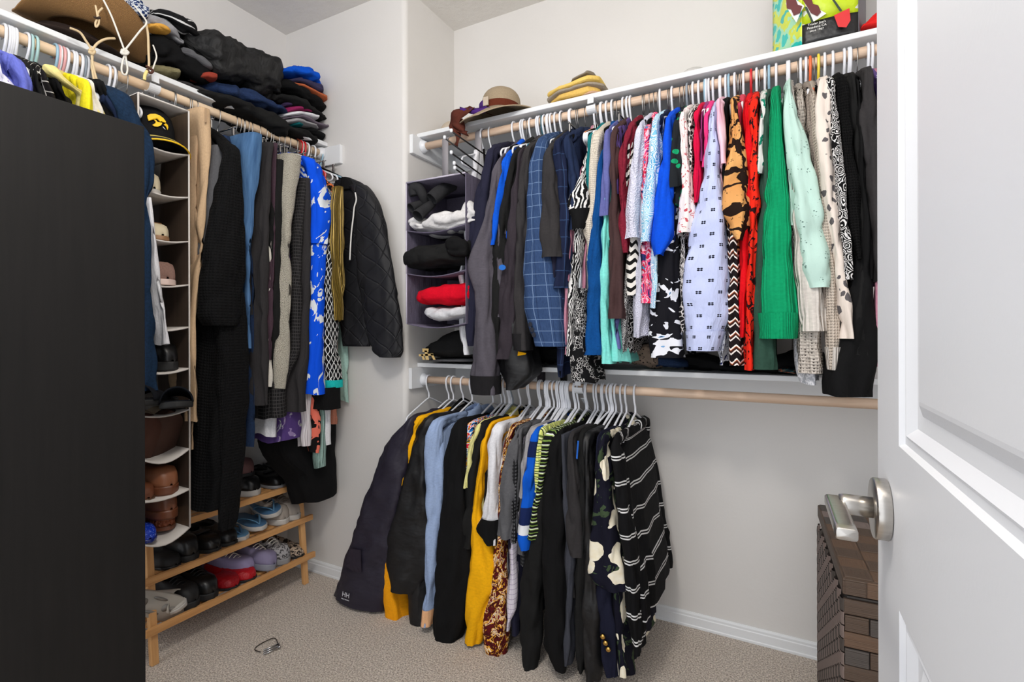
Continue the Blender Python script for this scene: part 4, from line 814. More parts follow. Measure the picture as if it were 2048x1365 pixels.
Le(Z5, 'scarf', 'long black knitted scarf end hanging to the shoe rack', 'scarf', ribblk, bd=[(60, 400, 540), (300, 410, 560), (600, 420, 562), (900, 425, 545), (1100, 415, 530), (1200, 408, 515), (1262, 415, 500)], ob=.262, D=.05, flat=True, hanger='black', hs=(500, -400))
g = Le(ID, 'jeans', 'faded blue jeans clipped by the waistband', 'jeans', denim, bd=ZZ((Z9, [(268, 690, 784), (330, 668, 790), (400, 660, 792), (500, 662, 782), (700, 664, 748), (900, 668, 722), (1100, 674, 706), (1360, 684, 702)]), (Z5, [(120, 552, 572), (350, 555, 572)])), ob=.255, D=.27, **T)
Le(ID, 'jeans', 'dark indigo jeans hanging to the shoe rack', 'jeans', denimd, bd=ZZ((Z9, [(285, 505, 580), (700, 650, 700)]), (Z5, [(0, 560, 600), (400, 566, 600), (700, 560, 600), (845, 556, 598)])), ob=.2, D=.26, **T)
Le(ID, 'trousers', 'dark grey tailored trousers', 'trousers', char, bd=ZZ((Z9, [(325, 790, 850), (450, 778, 830), (700, 752, 830), (1000, 738, 822), (1360, 730, 814)]), (Z5, [(300, 600, 662), (630, 600, 662)])), ob=.235, D=.27, **T)
Le(ID, 'trousers', 'plum slacks behind the grey trousers', 'trousers', fab('plum_slack', (70, 52, 62)), bd=ZZ((Z9, [(330, 830, 868), (600, 822, 845), (1000, 815, 835)]), (Z5, [(100, 655, 668), (400, 655, 665)])), ob=.22, D=.25, **T)
Le(ID, 'dress', 'ivory lace trimmed slip showing as a thin strip', 'dress', offw, bd=ZZ((Z4, [(220, 86, 108), (500, 62, 95), (800, 60, 80), (1150, 66, 84)]), (Z6, [(120, 140, 200), (375, 150, 222)])), ob=.21, D=.22, **T)
Le(Z4, 'trousers', 'black wide leg trousers next to the tweed pair', 'trousers', black2, bd=[(150, 110, 160), (400, 85, 160), (700, 72, 160), (1000, 82, 162), (1365, 90, 150), (1500, 90, 140)], ob=.225, D=.26, **T)
Le(ID, 'trousers', 'silver tweed trousers with a black clip hanger', 'trousers', tweed, bd=ZZ((Z4, [(118, 176, 278), (220, 160, 274), (350, 150, 252), (550, 150, 222), (700, 154, 208), (950, 152, 212), (1200, 140, 210), (1365, 130, 206)]), (Z6, [(200, 250, 340), (398, 240, 312)])), ob=.25, D=.25, **T)
Le(ID, 'trousers', 'black window check trousers', 'trousers', bcheck, bd=ZZ((Z4, [(275, 256, 300), (600, 222, 284), (1000, 214, 280), (1365, 205, 280)]), (Z6, [(300, 200, 350), (520, 185, 355), (632, 196, 350)])), ob=.235, D=.26, **T)
Le(ID, 'trousers', 'charcoal trousers beside the blue leaf dress', 'trousers', char, bd=ZZ((Z4, [(262, 270, 322), (500, 266, 324), (900, 262, 322), (1365, 232, 322)]), (Z6, [(300, 360, 472), (572, 358, 472)])), ob=.24, D=.26, **T)
Le(ID, 'dress', 'bright blue dress with white leaf print', 'dress', bluefl, sl=ZZ((Z4, [(175, 300, 390), (260, 320, 420), (350, 328, 452), (440, 335, 478), (520, 340, 450), (660, 335, 430)])), bd=ZZ((Z4, [(175, 310, 380), (600, 326, 432), (900, 322, 416), (1200, 308, 418), (1365, 300, 420)]), (Z6, [(200, 468, 640), (432, 468, 650)])), o=.255, ob=.245, b=.05, deep=.15, hanger='black')
Le(Z4, 'blouse', 'black blouse with orange leaves behind the blue dress', 'blouse', orgfl, sl=[(330, 430, 470), (480, 415, 476), (600, 405, 450), (720, 372, 412), (790, 378, 408)], o=.225, hem=1000, deep=.15, hanger='red')
g = Le(ID, 'dress', 'black dress with white loop pattern and teal band', 'dress', loops, bd=ZZ((Z4, [(330, 440, 480), (660, 425, 482), (900, 402, 480), (1200, 412, 492), (1365, 416, 502)]), (Z6, [(100, 636, 765), (325, 642, 782)])), o=.262, ob=.25, deep=.15, hanger='brown')
Qb = rows_of(LE, ID, ZZ((Z6, [(322, 640, 784), (352, 640, 784), (382, 642, 784)])), .252)
adopt(MB().ring_tube(body_rings(LE, cr([(s, z, min(hw, .047), .255, -.12) for s, z, hw in Qb], 6), wave=.0, seed=0)).build('teal_band', fab('teal_band', (30, 190, 185))), g)
Qb = rows_of(LE, ID, ZZ((Z6, [(380, 575, 784), (470, 572, 792), (555, 566, 802)])), .252)
adopt(MB().ring_tube(body_rings(LE, cr([(s, z, min(hw, .06), .253, -.12) for s, z, hw in Qb], 8), wave=.0, seed=0)).build('hem_panel', black), g)
Le(ID, 'scarf', 'gold pleated scarf hanging in a narrow fall', 'scarf', goldp, bd=ZZ((Z4, [(312, 480, 512), (420, 464, 520), (700, 462, 526), (1000, 474, 530), (1132, 484, 530)])), ob=.285, D=.05, hs=(700, 320), **T)
# the short tops and skirts whose hems show under the dresses
def hemrow(name, d, cat, m, rows, ob, D=.2, **k): return Le(Z6, name, d, cat, m, bd=rows, ob=ob, D=D, flat=True, hanger='clip', **k)
hemrow('skirt', 'white pleated skirt hem beside the purple floral one', 'skirt', white, [(-900, 190, 240), (500, 180, 225), (650, 176, 224), (772, 172, 222)], .17)
hemrow('skirt', 'purple floral skirt hem with white print', 'skirt', purpfl, [(-900, 240, 440), (400, 230, 440), (620, 226, 442), (700, 228, 440), (810, 226, 440)], .180)
hemrow('skirt', 'pale striped skirt hem beside the coral print', 'skirt', stripes('pale_stripe', [(0, (214, 206, 210)), (.5, (150, 140, 145)), (.6, (226, 222, 224))], .02, False), [(-900, 450, 530), (400, 440, 528), (570, 436, 526), (860, 440, 526)], .185)
hemrow('dress', 'coral and black leaf dress hem', 'dress', coralbl, [(-900, 500, 580), (420, 470, 580), (560, 516, 582), (700, 520, 586), (860, 522, 592), (905, 530, 560)], .19)
hemrow('skirt', 'white pleated long skirt hem by the end wall', 'skirt', white, [(-900, 590, 660), (400, 588, 668), (570, 586, 670), (700, 590, 672), (852, 592, 676)], .185)
hemrow('scarf', 'pale teal fringed shawl end', 'shawl', fring, [(-900, 540, 620), (700, 535, 630), (860, 528, 638), (1000, 524, 640), (1032, 530, 640)], .178, .04)
hemrow('dress', 'peach lace strap dress beside the long black dress', 'dress', fab('peach', (196, 128, 104)), [(-900, 680, 700), (560, 676, 706), (672, 680, 702)], .180)
hemrow('dress', 'mint lace edged dress beside the loop pattern dress', 'dress', mintp, [(-900, 755, 782), (200, 765, 796), (400, 776, 800), (495, 785, 802)], .18, .16)
Le(Z6, 'dress', 'long plain black dress reaching past the shoe rack', 'dress', black, bd=[(0, 500, 700), (500, 300, 720), (780, 200, 722), (950, 300, 724), (1100, 440, 732), (1200, 466, 738), (1285, 490, 742)], ob=.13, D=.16, hs=(560, -1400), flat=True, hanger='black', wave=.012)
random.seed(9)
hook_row(LE, [(7, 60), (20, 65), (30, 66), (52, 75)], 'white', 'white plastic hanger on the side rod above the dark cabinet', 'white hangers over the cabinet')
hook_row(LE, [(62, 80), (70, 84)], 'mint', 'pale mint plastic hanger on the side rod above the cabinet', 'mint hangers over the cabinet')
hook_row(LE, [(130, 112), (150, 120), (160, 124)], 'white', 'white plastic hanger on the side rod beside the dangling leather cord', 'white hangers beside the leather cord')
hook_row(LE, [(124, 110)], 'pink', 'coral pink plastic hanger on the side rod', None)
hook_row(LE, [(168, 128)], 'grey', 'blue grey plastic hanger on the side rod', None)
hook_row(LE, [(215, 145), (224, 150)], 'white', 'white plastic hanger on the side rod behind the navy denim jacket', 'white hangers behind the denim jacket')
hook_row(LE, [(600, 290), (612, 294)], 'white', 'white plastic hanger on the side rod near the end wall', 'white hangers near the end wall')
hook_row(LE, [(606, 292)], 'red', 'dark red plastic hanger on the side rod near the end wall', None)
hook_row(LE, [(640, 306)], 'blue', 'light blue plastic hanger on the side rod near the end wall', None)
# ------------------------------------------------------------------ folded and heaped clothes
def heap(rod, Z, name, d, cat, m, rows, o, D, rough=.010, ex=.7, label=None, n=44, fr=9, ends=True, parent=None, creases=1.0):
    R = []; seed = (sum(map(ord, d)) % 89)*.41
    for x, yt, yb in rows:
        s0, z0 = rod.loc(*Z(x, yt), o); s1, z1 = rod.loc(*Z(x, yb), o); R.append(((s0+s1)/2, (z0+z1)/2, max(.004, (z0-z1)/2)))
    R = cr(R, max(18, int(abs(R[-1][0]-R[0][0])/.007)))
    if ends: R = [(R[0][0]-(R[1][0]-R[0][0])*.6, R[0][1], R[0][2]*.45)]+R+[(R[-1][0]+(R[-1][0]-R[-2][0])*.6, R[-1][1], R[-1][2]*.45)]
    rings = []; L = len(R)-1
    for i, (s, z, h) in enumerate(R):
        dd_ = D/2*(.55+.45*min(1, 4*i/L, 4*(L-i)/L)) if ends else D/2; ring = []
        for k in range(n):
            f = 2*pi*k/n; q = rod.pt(s, o-D/2+dd_*se(cos(f), ex), z+h*se(sin(f), ex))
            a = noise.noise(q*fr+V(seed, seed, 0)); c_ = abs(noise.noise(V(q.x*fr*1.6, q.y*fr*1.6, q.z*fr*3)+V(0, seed, 0)))
            ring.append(q+(rod.O*cos(f)+V(0, 0, 1)*sin(f)*min(1, h/.03))*(a*rough*1.6-c_*rough*1.9*creases-(1-abs(noise.noise(V(q.x*fr*1.1+seed, q.y*fr*1.1, q.z*fr*2.2))))**8*rough*1.2))
        rings.append(ring)
    ob = MB().ring_tube(rings, True, True).build(name, m)
    if parent: return adopt(ob, parent)
    return tag(ob, label or d, cat)
ZH = zoomed(260, 0, 4.014); ZHn = zoomed(0, 0, 4.014)
def hp(*a, **k): return heap(LE, ZH, *a, **k)
# far stack beside the end wall, bottom to top
hp('folded_trousers', 'black fleece folded at the foot of the far stack, sagging over the shelf edge', 'trousers', black2, [(1180, 900, 980), (1300, 985, 1070), (1430, 1010, 1110), (1520, 1065, 1150), (1552, 1090, 1140)], .05, .26)
hp('folded_trousers', 'black trousers end beside the fleece at the end wall', 'trousers', black, [(1440, 1000, 1060), (1530, 1035, 1100), (1600, 1060, 1132)], .03, .24)
hp('folded_shirt', 'teal shirt glimpsed between folded grey layers', 'shirt', teal, [(1350, 965, 1000), (1430, 985, 1010)], .045, .2)
hp('folded_shirt', 'light grey folded sweatshirt in the far stack', 'sweatshirt', greyh, [(1280, 945, 980), (1380, 935, 985), (1480, 975, 1010), (1566, 1010, 1032)], .05, .27, .005)
hp('folded_shirt', 'mauve grey folded shirt in the far stack', 'shirt', fab('mauve_grey', (108, 98, 110)), [(1280, 915, 950), (1400, 905, 950), (1500, 950, 995), (1600, 985, 1026), (1650, 940, 990)], .04, .27, .006)
hp('folded_shirt', 'white folded tee in the far stack', 'shirt', white, [(1300, 888, 920), (1400, 872, 925), (1500, 900, 945), (1562, 928, 952)], .05, .27, .005)
hp('folded_shirt', 'magenta folded tee in the far stack', 'shirt', fab('mag_dark', (150, 40, 92)), [(1320, 835, 890), (1420, 840, 890), (1510, 880, 925)], .04, .26, .005)
hp('folded_shirt', 'dark violet folded top above the magenta tee', 'shirt', fab('violet_dark', (66, 50, 84)), [(1300, 790, 840), (1400, 800, 850), (1440, 830, 860)], .035, .24, .005)
hp('folded_trousers', 'black sweatpants draped down the far stack', 'trousers', black2, [(1250, 700, 790), (1350, 740, 830), (1450, 790, 890), (1560, 865, 950), (1660, 915, 972)], .06, .27)
hp('folded_trousers', 'black slacks with a brass zip on the far stack', 'trousers', black, [(1240, 590, 720), (1340, 620, 740), (1450, 690, 800), (1560, 770, 860), (1648, 832, 892)], .05, .27)
hp('folded_shirt', 'rust orange folded shirt edge', 'shirt', fab('rust', (190, 100, 64)), [(1340, 625, 660), (1450, 680, 720), (1560, 735, 785), (1636, 775, 815)], .045, .25, .004)
hp('folded_jacket', 'dark violet mesh jacket under the blue one', 'jacket', fab('mesh_violet', (58, 54, 82)), [(1330, 600, 640), (1420, 600, 680), (1520, 640, 735), (1608, 690, 750)], .05, .26)
g = hp('folded_jacket', 'bright royal blue track jacket topping the far stack', 'jacket', royal2, [(1250, 520, 570), (1320, 506, 590), (1420, 510, 605), (1520, 560, 640), (1600, 612, 710)], .055, .26, .012)
# the middle heap
hp('rolled_sweater', 'long black rolled sweater hanging over the shelf front', 'sweater', black2, [(600, 690, 725), (720, 715, 775), (850, 745, 850), (1000, 800, 930), (1120, 850, 1010), (1230, 900, 1075), (1310, 970, 1100), (1338, 1010, 1085)], .075, .24, .008)
hp('folded_trousers', 'charcoal folded trousers low on the side shelf', 'trousers', char, [(320, 590, 640), (450, 625, 690), (600, 690, 745), (760, 725, 790), (820, 750, 790)], .03, .27)
hp('folded_jeans', 'dark blue folded jeans in the middle heap', 'jeans', fab('heap_denim', (34, 50, 84), var=.2), [(700, 595, 700), (800, 640, 760), (920, 665, 815), (1040, 690, 845), (1160, 770, 885), (1280, 835, 905), (1345, 868, 900)], .055, .27, .012)
hp('winter_hat', 'cream fluffy trapper hat squeezed under a black coat', 'hat', fab('cream_fur', (196, 186, 140), bump=lambda b: b.noise(90, 4, .8), bs=1.0, bd=.03), [(250, 490, 560), (330, 510, 595), (440, 540, 612)], .035, .15, .014)
hp('coat', 'black wool coat heaped beside the straw hat', 'coat', black, [(195, 180, 330), (280, 210, 500), (400, 260, 545), (520, 340, 610), (640, 470, 680), (720, 560, 700)], .045, .27, .016)
hp('folded_shirt', 'rust red scrap of a shirt with white trim', 'shirt', fab('rust_red', (150, 60, 46)), [(600, 575, 610), (660, 565, 635), (728, 585, 640)], .06, .12, .005)
hp('puffer_jacket', 'crumpled black puffer jacket heaped high on the side shelf', 'jacket', fab('puffer_black', (23, 23, 24), rough=.6, bump=crumple, spec=.4, bs=.8, bd=.03), [(545, 150, 330), (640, 180, 470), (740, 200, 600), (860, 240, 640), (980, 300, 670), (1100, 350, 715), (1200, 395, 770), (1270, 470, 790), (1300, 600, 770)], .07, .27, .018, fr=8, creases=1.1)
hp('folded_shirt', 'grey shirt stuffed between the black coat and puffer', 'shirt', grey, [(470, 340, 420), (560, 400, 480), (640, 470, 540), (690, 510, 555)], .068, .10, .008)
hp('jacket', 'black windbreaker with white stripes on top of the heap', 'jacket', stripes('white_piping', [(0, (22, 22, 24)), (.86, (205, 205, 205))], .06, False), [(270, 10, 120), (360, 50, 190), (450, 100, 260), (540, 150, 280), (600, 200, 300)], .05, .22, .014)
hp('folded_shirt', 'crumpled light grey cloth under the checked cloth', 'cloth', fab('cloth_grey', (150, 150, 154), bump=crumple), [(150, 80, 190), (230, 110, 200), (330, 140, 250), (420, 240, 310), (480, 300, 330)], .055, .14, .014)
hp('cloth', 'mustard yellow cloth scrap beside the straw hat', 'cloth', fab('mustard', (216, 160, 70)), [(195, 165, 200), (260, 170, 225), (350, 225, 255)], .075, .08, .006)
hp('cloth', 'blue and white checked cloth near the ceiling', 'cloth', pat('navy_white_check', lambda b: b.mix((((b.u*45).fr()-.5)*((b.v*45).fr()-.5)).gt(0.0), (28, 48, 96), (206, 212, 220))), [(50, -40, 60), (110, -40, 120), (200, 20, 130)], .065, .16, .012)
# ------------------------------------------------------------------ hats on the side shelf
def straw(name, a, c): return mat(name, lambda b: b.mix(b.noise(1, 3, .7, vec=b.vec(b.u*900, b.v*180)), a, c), rough=.8, bump=lambda b: ((b.u*420).pp(.5))*((b.v*420).pp(.5))*3, bs=.6, bd=.004)
M_straw = straw('straw_brown', (58, 36, 16), (190, 142, 84)); M_straw2 = straw('straw_tan', (120, 100, 76), (206, 186, 156)); M_straw3 = straw('straw_pale', (186, 168, 146), (226, 212, 194))
M_leath = mat('cord_leather', col=(214, 190, 150), rough=.6); M_cord = mat('cord_white', col=(230, 226, 216), rough=.7)
def hat(name, label, c, rx, ry, brim, crown, m, R=None, turn=None, band=None, dent=0.0, dome=False):
    """rx, ry crown radii; brim width; turn(a, t) -> lift of the brim"""
    root = thing(name, label, 'hat', c); R = R or Matrix.Identity(3); n = 56
    P = lambda x, y, z: (R @ V(x, y, z))+c
    rings = []
    for t in [i/8 for i in range(9)]:
        rings.append([P((rx+brim*(1-t))*cos(a)*1.0, (ry+brim*(1-t))*sin(a), turn(a, 1-t) if turn else 0) for a in [2*pi*k/n for k in range(n)]])
    adopt(MB().ring_tube(rings).build('brim', m, solid=.004), root)
    rings = []
    for t in [i/12 for i in range(13)]:
        f = t*pi/2; k_ = 1-.10*t if t < .6 else (.94*cos((t-.6)/.4*pi/2*.98)); z = crown*min(1, t/.72) if t < .6 else crown*(.833+.167*sin((t-.6)/.4*pi/2))
        if dome: k_, z = max(.01, cos(max(0, t-.25)/.75*pi/2)**.75), crown*sin(t*pi/2)**.9
        rings.append([P(rx*k_*cos(a), ry*k_*sin(a), z-dent*max(0, t-.5)*(1+cos(2*a))*.5) for a in [2*pi*q/n for q in range(n)]])
    crn = adopt(MB().ring_tube(rings, False, True).build('crown', m), root)
    if band:
        rings = [[P(rx*e*cos(a), ry*e*sin(a), z) for a in [2*pi*q/n for q in range(n)]] for e, z in ((1.012, .004), (1.022, .008), (1.0, .034), (.98, .036))]
        adopt(MB().ring_tube(rings).build('hat_band', band), crn)
    return root
hat('felt_hat', 'dark brown felt hat lying under the straw cowboy hat', V(-2.09, .80, LFZ+.004), .078, .092, .07, .07, fab('felt_brown', (44, 34, 30)), turn=lambda a, t: .012*t*t)
hc = V(-2.055, .83, LFZ+.075)
hat('cowboy_hat', 'brown straw cowboy hat with rolled brim on the side shelf', hc, .075, .095, .085, .12, M_straw, R=Matrix.Rotation(math.radians(-6), 3, 'Y'), turn=lambda a, t: .085*t**1.7*abs(cos(a))**1.3-.015*t*abs(sin(a)), dent=.05)
def cord(name, label, pts, r, m, extra=None, cat='cord', X=-1.905):
    P = [onX(x, y, X) for x, y in pts]; root = thing(name, label, cat, P[0])
    adopt(wire(smooth_path(P, len(P)*6), r, 8).build('strand', m), root)
    for e in extra or ():
        P2 = [onX(x, y, X+e[3]) for x, y in e[0]]; adopt(wire(smooth_path(P2, len(P2)*6), e[1], 8).build(e[2], e[4] if len(e) > 4 else m), root)
    return root
cord('hat_cord', 'tan leather chin cord looped below the straw hat', [(140, 56), (160, 65), (172, 82), (183, 99), (185, 112), (184, 135), (190, 170)], .0035, M_leath, [([(230, 77), (212, 78), (196, 86), (186, 99), (184, 115), (188, 140), (197, 172)], .0035, 'strand', .004), ([(178, 101), (184, 100), (189, 103), (184, 108), (179, 104), (187, 107)], .0045, 'knot', .006)])
cord('hat_cord', 'white chin cord knotted below the straw hat', [(207, 0), (222, 30), (236, 66), (248, 98), (251, 105), (246, 120), (243, 138), (246, 148), (252, 149), (255, 138), (252, 118), (251, 104)], .0028, M_cord, [([(268, 10), (284, 30), (293, 46), (280, 62), (262, 85), (250, 100)], .0028, 'strand', .004), ([(242, 99), (248, 103), (256, 104), (252, 108), (243, 106), (250, 99), (256, 106)], .0045, 'knot', .006)])
cord('hat_cord', 'braided pale strap with brown toggle dangling over the shelf', [(292, 46), (296, 70), (297, 100), (298, 128), (296, 138)], .0038, M_leath, [([(292, 132), (299, 136), (306, 142), (300, 146), (294, 138)], .004, 'toggle', .006, mat('toggle_brown', col=(78, 40, 26), rough=.5)), ([(296, 140), (290, 150), (289, 160)], .005, 'tassel', .004, mat('tassel', col=(232, 214, 140), rough=.8)), ([(306, 90), (313, 112), (309, 128), (304, 142)], .0024, 'strand', .0, M_cord)])
cord('hat_cord', 'short yellow leather tie on the straw hat brim', [(191, 11), (194, 26), (195, 36), (191, 46), (192, 54), (197, 48), (198, 38), (196, 26), (205, 16)], .0028, M_leath, [([(188, 34), (194, 36), (200, 35)], .0035, 'ring', .004, mat('ring_dark', col=(50, 36, 28), rough=.4))], X=-1.893)
# ------------------------------------------------------------------ things on the upper shelf
ZR = zoomed(1060, 0, 2.8845); Z8 = zoomed(780, 160, 4.265)
hc = V(onY(1002, 215, 1.93).x, 1.93, US_Z+.034)
hroot = hat('sun_hat', 'tan straw sun hat with brown and purple ribbon on the upper shelf', hc, .084, .086, .098, .112, M_straw2, turn=lambda a, t: -.066*t*(1-sin(a))/2*(1-.65*max(0, cos(a)))-.01*t, dome=True, R=Matrix.Rotation(math.radians(-3), 3, 'X'), band=fab('ribbon_brown', (96, 44, 28)))
M_pur = fab('ribbon_purple', (74, 40, 116)); M_bow = fab('bow_brown', (88, 44, 34))
arc = [hc+V(.094*cos(a), .096*sin(a), .010) for a in [math.radians(180+i*9) for i in range(9)]]
g_ = [[p, p+V(0, 0, .030)] for p in arc]; adopt(MB().quad_strip(g_).build('ribbon', M_pur, solid=.003), hroot)
def ribbon(pts, w_, m, nm, par, Y=1.81):
    P = smooth_path([onY(x, y, Y-.006*i) for i, (x, y) in enumerate(pts)], 18); g_ = []
    for i, p in enumerate(P):
        k = .6+.5*sin(pi*i/len(P)*1.3); g_.append([p+V(-w_*k*.5, .010*sin(i*.9), w_*.25*k), p+V(0, .012*sin(i*.7+1), 0), p+V(w_*k*.5, -.008*cos(i*.8), -w_*.25*k)])
    adopt(MB().quad_strip(g_).build(nm, m, solid=.003), par)
ribbon([(975, 213), (955, 222), (940, 226), (928, 218), (916, 232)], .05, M_pur, 'bow_loop', hroot, 1.83)
ribbon([(945, 214), (925, 222), (912, 236), (908, 256), (916, 272), (912, 292)], .05, M_bow, 'ribbon_tail', hroot)
ribbon([(920, 236), (918, 256), (926, 268), (932, 262)], .055, M_bow, 'ribbon_tail', hroot, 1.80)
text_ = adopt(box('ribbon_keeper', (-.012, -.003, -.018), (.012, .003, .018), M_straw3, o=hc+V(-.018, -.099, .026)), hroot)
hat('straw_hat', 'pale straw hat tucked behind the sun hat ribbon', V(onY(903, 240, 2.03).x, 2.05, US_Z+.004), .066, .070, .02, .105, M_straw3, turn=lambda a, t: .004*t, dome=True)
for nm, d, m, rows, o in (('folded_towel', 'peach folded towel at the bottom of the towel stack', fab('peach_towel', (208, 168, 140)), [(110, 570, 598), (220, 545, 572), (330, 518, 548), (400, 500, 522)], .01),
        ('folded_towel', 'thick yellow folded towel in the middle of the stack', fab('yel_towel', (226, 186, 100)), [(95, 555, 592), (200, 520, 570), (300, 480, 552), (380, 455, 522)], .02),
        ('folded_towel', 'taupe folded towel between two yellow towels', fab('taupe_towel', (158, 146, 130)), [(74, 535, 568), (200, 500, 530), (300, 466, 498), (402, 446, 476)], .03),
        ('folded_towel', 'yellow folded towel near the top of the stack', fab('yel_towel2', (236, 200, 108)), [(78, 506, 540), (200, 474, 512), (300, 434, 478), (378, 404, 446)], .025),
        ('folded_towel', 'grey towel folded on top of the stack', fab('grey_towel', (138, 128, 112)), [(210, 456, 476), (290, 418, 440), (345, 382, 416)], .015)):
    heap(UP, ZR, nm, d, 'towel', m, rows, o, .20, .004, ex=.6)
mb = lathe([(.060, 0), (.064, .02), (.058, .045), (.035, .066), (.002, .072)], 28, V(onY(1388, 130, 2.0).x, 2.0, US_Z))
tag(mb.build('wool_hat', fab('pale_felt', (206, 204, 202))), 'pale grey felt hat standing alone on the upper shelf', 'hat')
# shopping bag
ZG = zoomed(1540, 0, 9.309)
M_bagart = mat('bag_art', lambda b: b.ramp(b.noise(9, 2, .5, dist=1.2), [(0, (196, 220, 20)), (.60, (232, 236, 225)), (.66, (96, 34, 34)), (.72, (40, 60, 50)), (.76, (206, 226, 30))]), rough=.35, bump=crumple, bs=.3, bd=.02)
M_bagside = mat('bag_side', lambda b: b.ramp(b.noise(14, 2, .5), [(0, (20, 200, 190)), (.42, (170, 230, 190)), (.5, (215, 228, 70)), (.62, (40, 190, 180))]), rough=.35, bump=crumple, bs=.3, bd=.02)
M_bagblk = mat('bag_black', col=(26, 26, 28), rough=.4, bump=crumple, bs=.4, bd=.02)
YB = 1.865
c0, c1 = onY(*ZG(600, 790), YB), onY(*ZG(1640, 520), YB)
bl = thing('shopping_bag', 'lime and black reusable shopping bag with white lettering on the upper shelf', 'bag', V(c0.x, YB, US_Z))
x0, x1 = c0.x, c1.x
def bagwall(name, pts, m, wob=.006):
    g_ = [[Vector(p)+V(0, noise.noise(Vector(p)*13)*wob, 0) for p in row] for row in pts]; return adopt(MB().quad_strip(g_).build(name, m, solid=.002), bl)
zb = US_Z+.003; band_h = .064
def face(z0, z1, xa, xb, ya, yb, n=12, k=6): return [[(xa+(xb-xa)*i/n, ya+(yb-ya)*i/n-.012*sin(pi*i/n), z1+(z0-z1)*j/k) for i in range(n+1)] for j in range(k+1)]
bagwall('base_band', face(zb, zb+band_h, x0, x1, YB, YB), M_bagblk)
bagwall('front_panel', face(zb+band_h, zb+.34, x0, x1, YB, YB), M_bagart)
bagwall('side_panel', face(zb+.004, zb+.34, x0-.085, x0, YB+.17, YB), M_bagside)
bagwall('side_panel', face(zb, zb+.34, x1, x1+.04, YB, YB+.17), mat('bag_grey', col=(110, 108, 116), rough=.5))
bagwall('back_panel', face(zb, zb+.34, x1+.04, x0-.085, YB+.17, YB+.17), M_bagblk)
def bagpiece(name, m, pts, e): return patch_on(bl, name, m, Rod(V(0, YB, 0), V(1, 0, 0), V(0, -1, 0), 0, ''), ZG, e, pts, .002)
wht = mat('print_white', col=(232, 232, 228), rough=.5); mrn = mat('print_maroon', col=(96, 34, 36), rough=.5); prd = mat('print_red', col=(214, 40, 44), rough=.4); grn = mat('print_green', col=(38, 58, 44), rough=.5)
bagpiece('print', wht, [(290, 60), (480, -10), (640, 110), (560, 250), (490, 420), (330, 170)], .020)
bagpiece('print', mrn, [(300, -10), (480, -10), (520, 90), (600, 110), (560, 240), (440, 290), (390, 170), (310, 160)], .023)
bagpiece('print', wht, [(640, 60), (760, 60), (960, 200), (1050, 250), (900, 350), (810, 400)], .020)
bagpiece('print', mrn, [(600, -10), (780, -10), (800, 70), (900, 100), (950, 220), (880, 300), (760, 240), (690, 120)], .023)
bagpiece('print', grn, [(640, 130), (690, 130), (810, 400), (780, 440), (740, 340)], .022)
bagpiece('print', grn, [(1150, -10), (1200, -10), (1345, 195), (1300, 215)], .022)
bagpiece('print', prd, [(1190, 285), (1480, 150), (1500, 380), (1420, 510), (1270, 500)], .022)
s0 = onY(*ZG(870, 490), YB-.026)
for i, tx in enumerate(("Trader Joe's", 'Pasadena CA', 'since 1967')):
    text_obj(tx, .0098 if i < 2 else .0088, wht, s0+V(0, 0, .010-.0105*i), V(1, 0, 0), V(0, 0, 1), 'lettering', bl)
RDf = Rod(V(0, YB, 0), V(1, 0, 0), V(0, -1, 0), 0, '')
heap(RDf, ZG, 'cloth_bag', 'bright red cloth bag beside the shopping bag', 'bag', fab('red_bag', (222, 40, 38)), [(1660, 480, 515), (1760, 330, 500), (1900, 180, 480), (2050, 40, 470), (2250, -60, 450)], .0, .2, .010)
# ------------------------------------------------------------------ grey fabric organizer with sweaters
M_gorg = fab('organizer_grey', (104, 98, 116), rough=.8); M_clear = mat('clear_vinyl', col=(190, 190, 200), rough=.15, alpha=.35)
GY = UR_Y-.215; ga, gb = onY(813, 370, GY), onY(931, 352, GY); gx0, gx1 = max(ga.x, XR+.03), gb.x
gz = [onY(815, y, GY).z for y in (366, 462, 548, 648)]
gr = thing('hanging_organizer', 'grey fabric hanging organizer stuffed with sweaters by the alcove wall', 'organizer', V((gx0+gx1)/2, UR_Y, gz[3]))
def obox(name, x0, x1, y0, y1, z0, z1, m, root, sag=0.0):
    n = 10; top = []; 
    g0 = [[V(x0+(x1-x0)*i/n, y0+(y1-y0)*j/4, z1-sag*sin(pi*i/n)*(1-.5*j/4)) for i in range(n+1)] for j in range(5)]
    return adopt(MB().quad_strip(g0).build(name, m, solid=max(.003, z1-z0)), root)
for i, z in enumerate(gz): obox('shelf', gx0, gx1, GY, GY+.29, z-.004, z, M_gorg, gr, .0 if i == 0 else .018)
for x in (gx0, gx1): adopt(box('side_panel', (x-.0015, GY, gz[3]), (x+.0015, GY+.29, gz[0]), M_gorg), gr)
adopt(box('back_panel', (gx0, GY+.288, gz[3]), (gx1, GY+.291, gz[0]), M_gorg), gr)
for x in (gx0+.06, gx1-.06):
    adopt(MB().quad_strip([[V(x-.016, UR_Y, UR_Z+.021), V(x+.016, UR_Y, UR_Z+.021)], [V(x-.016, UR_Y-.022, UR_Z+.004), V(x+.016, UR_Y-.022, UR_Z+.004)], [V(x-.016, UR_Y-.02, gz[0]), V(x+.016, UR_Y-.02, gz[0])]]).build('strap', mat('strap_grey', col=(150, 146, 150), rough=.6), solid=.003), gr)
for z0, z1 in zip(gz[1:], gz): adopt(wire([V(gx0, GY-.001, z0), V(gx0, GY-.001, z1)], .003, 6).build('piping', mat('piping_pale', col=(190, 184, 200), rough=.5)), gr)
adopt(wire([V(gx0, GY-.001, gz[0]), V(gx1, GY-.001, gz[0])], .0035, 6).build('piping', mat('piping_pale')), gr)
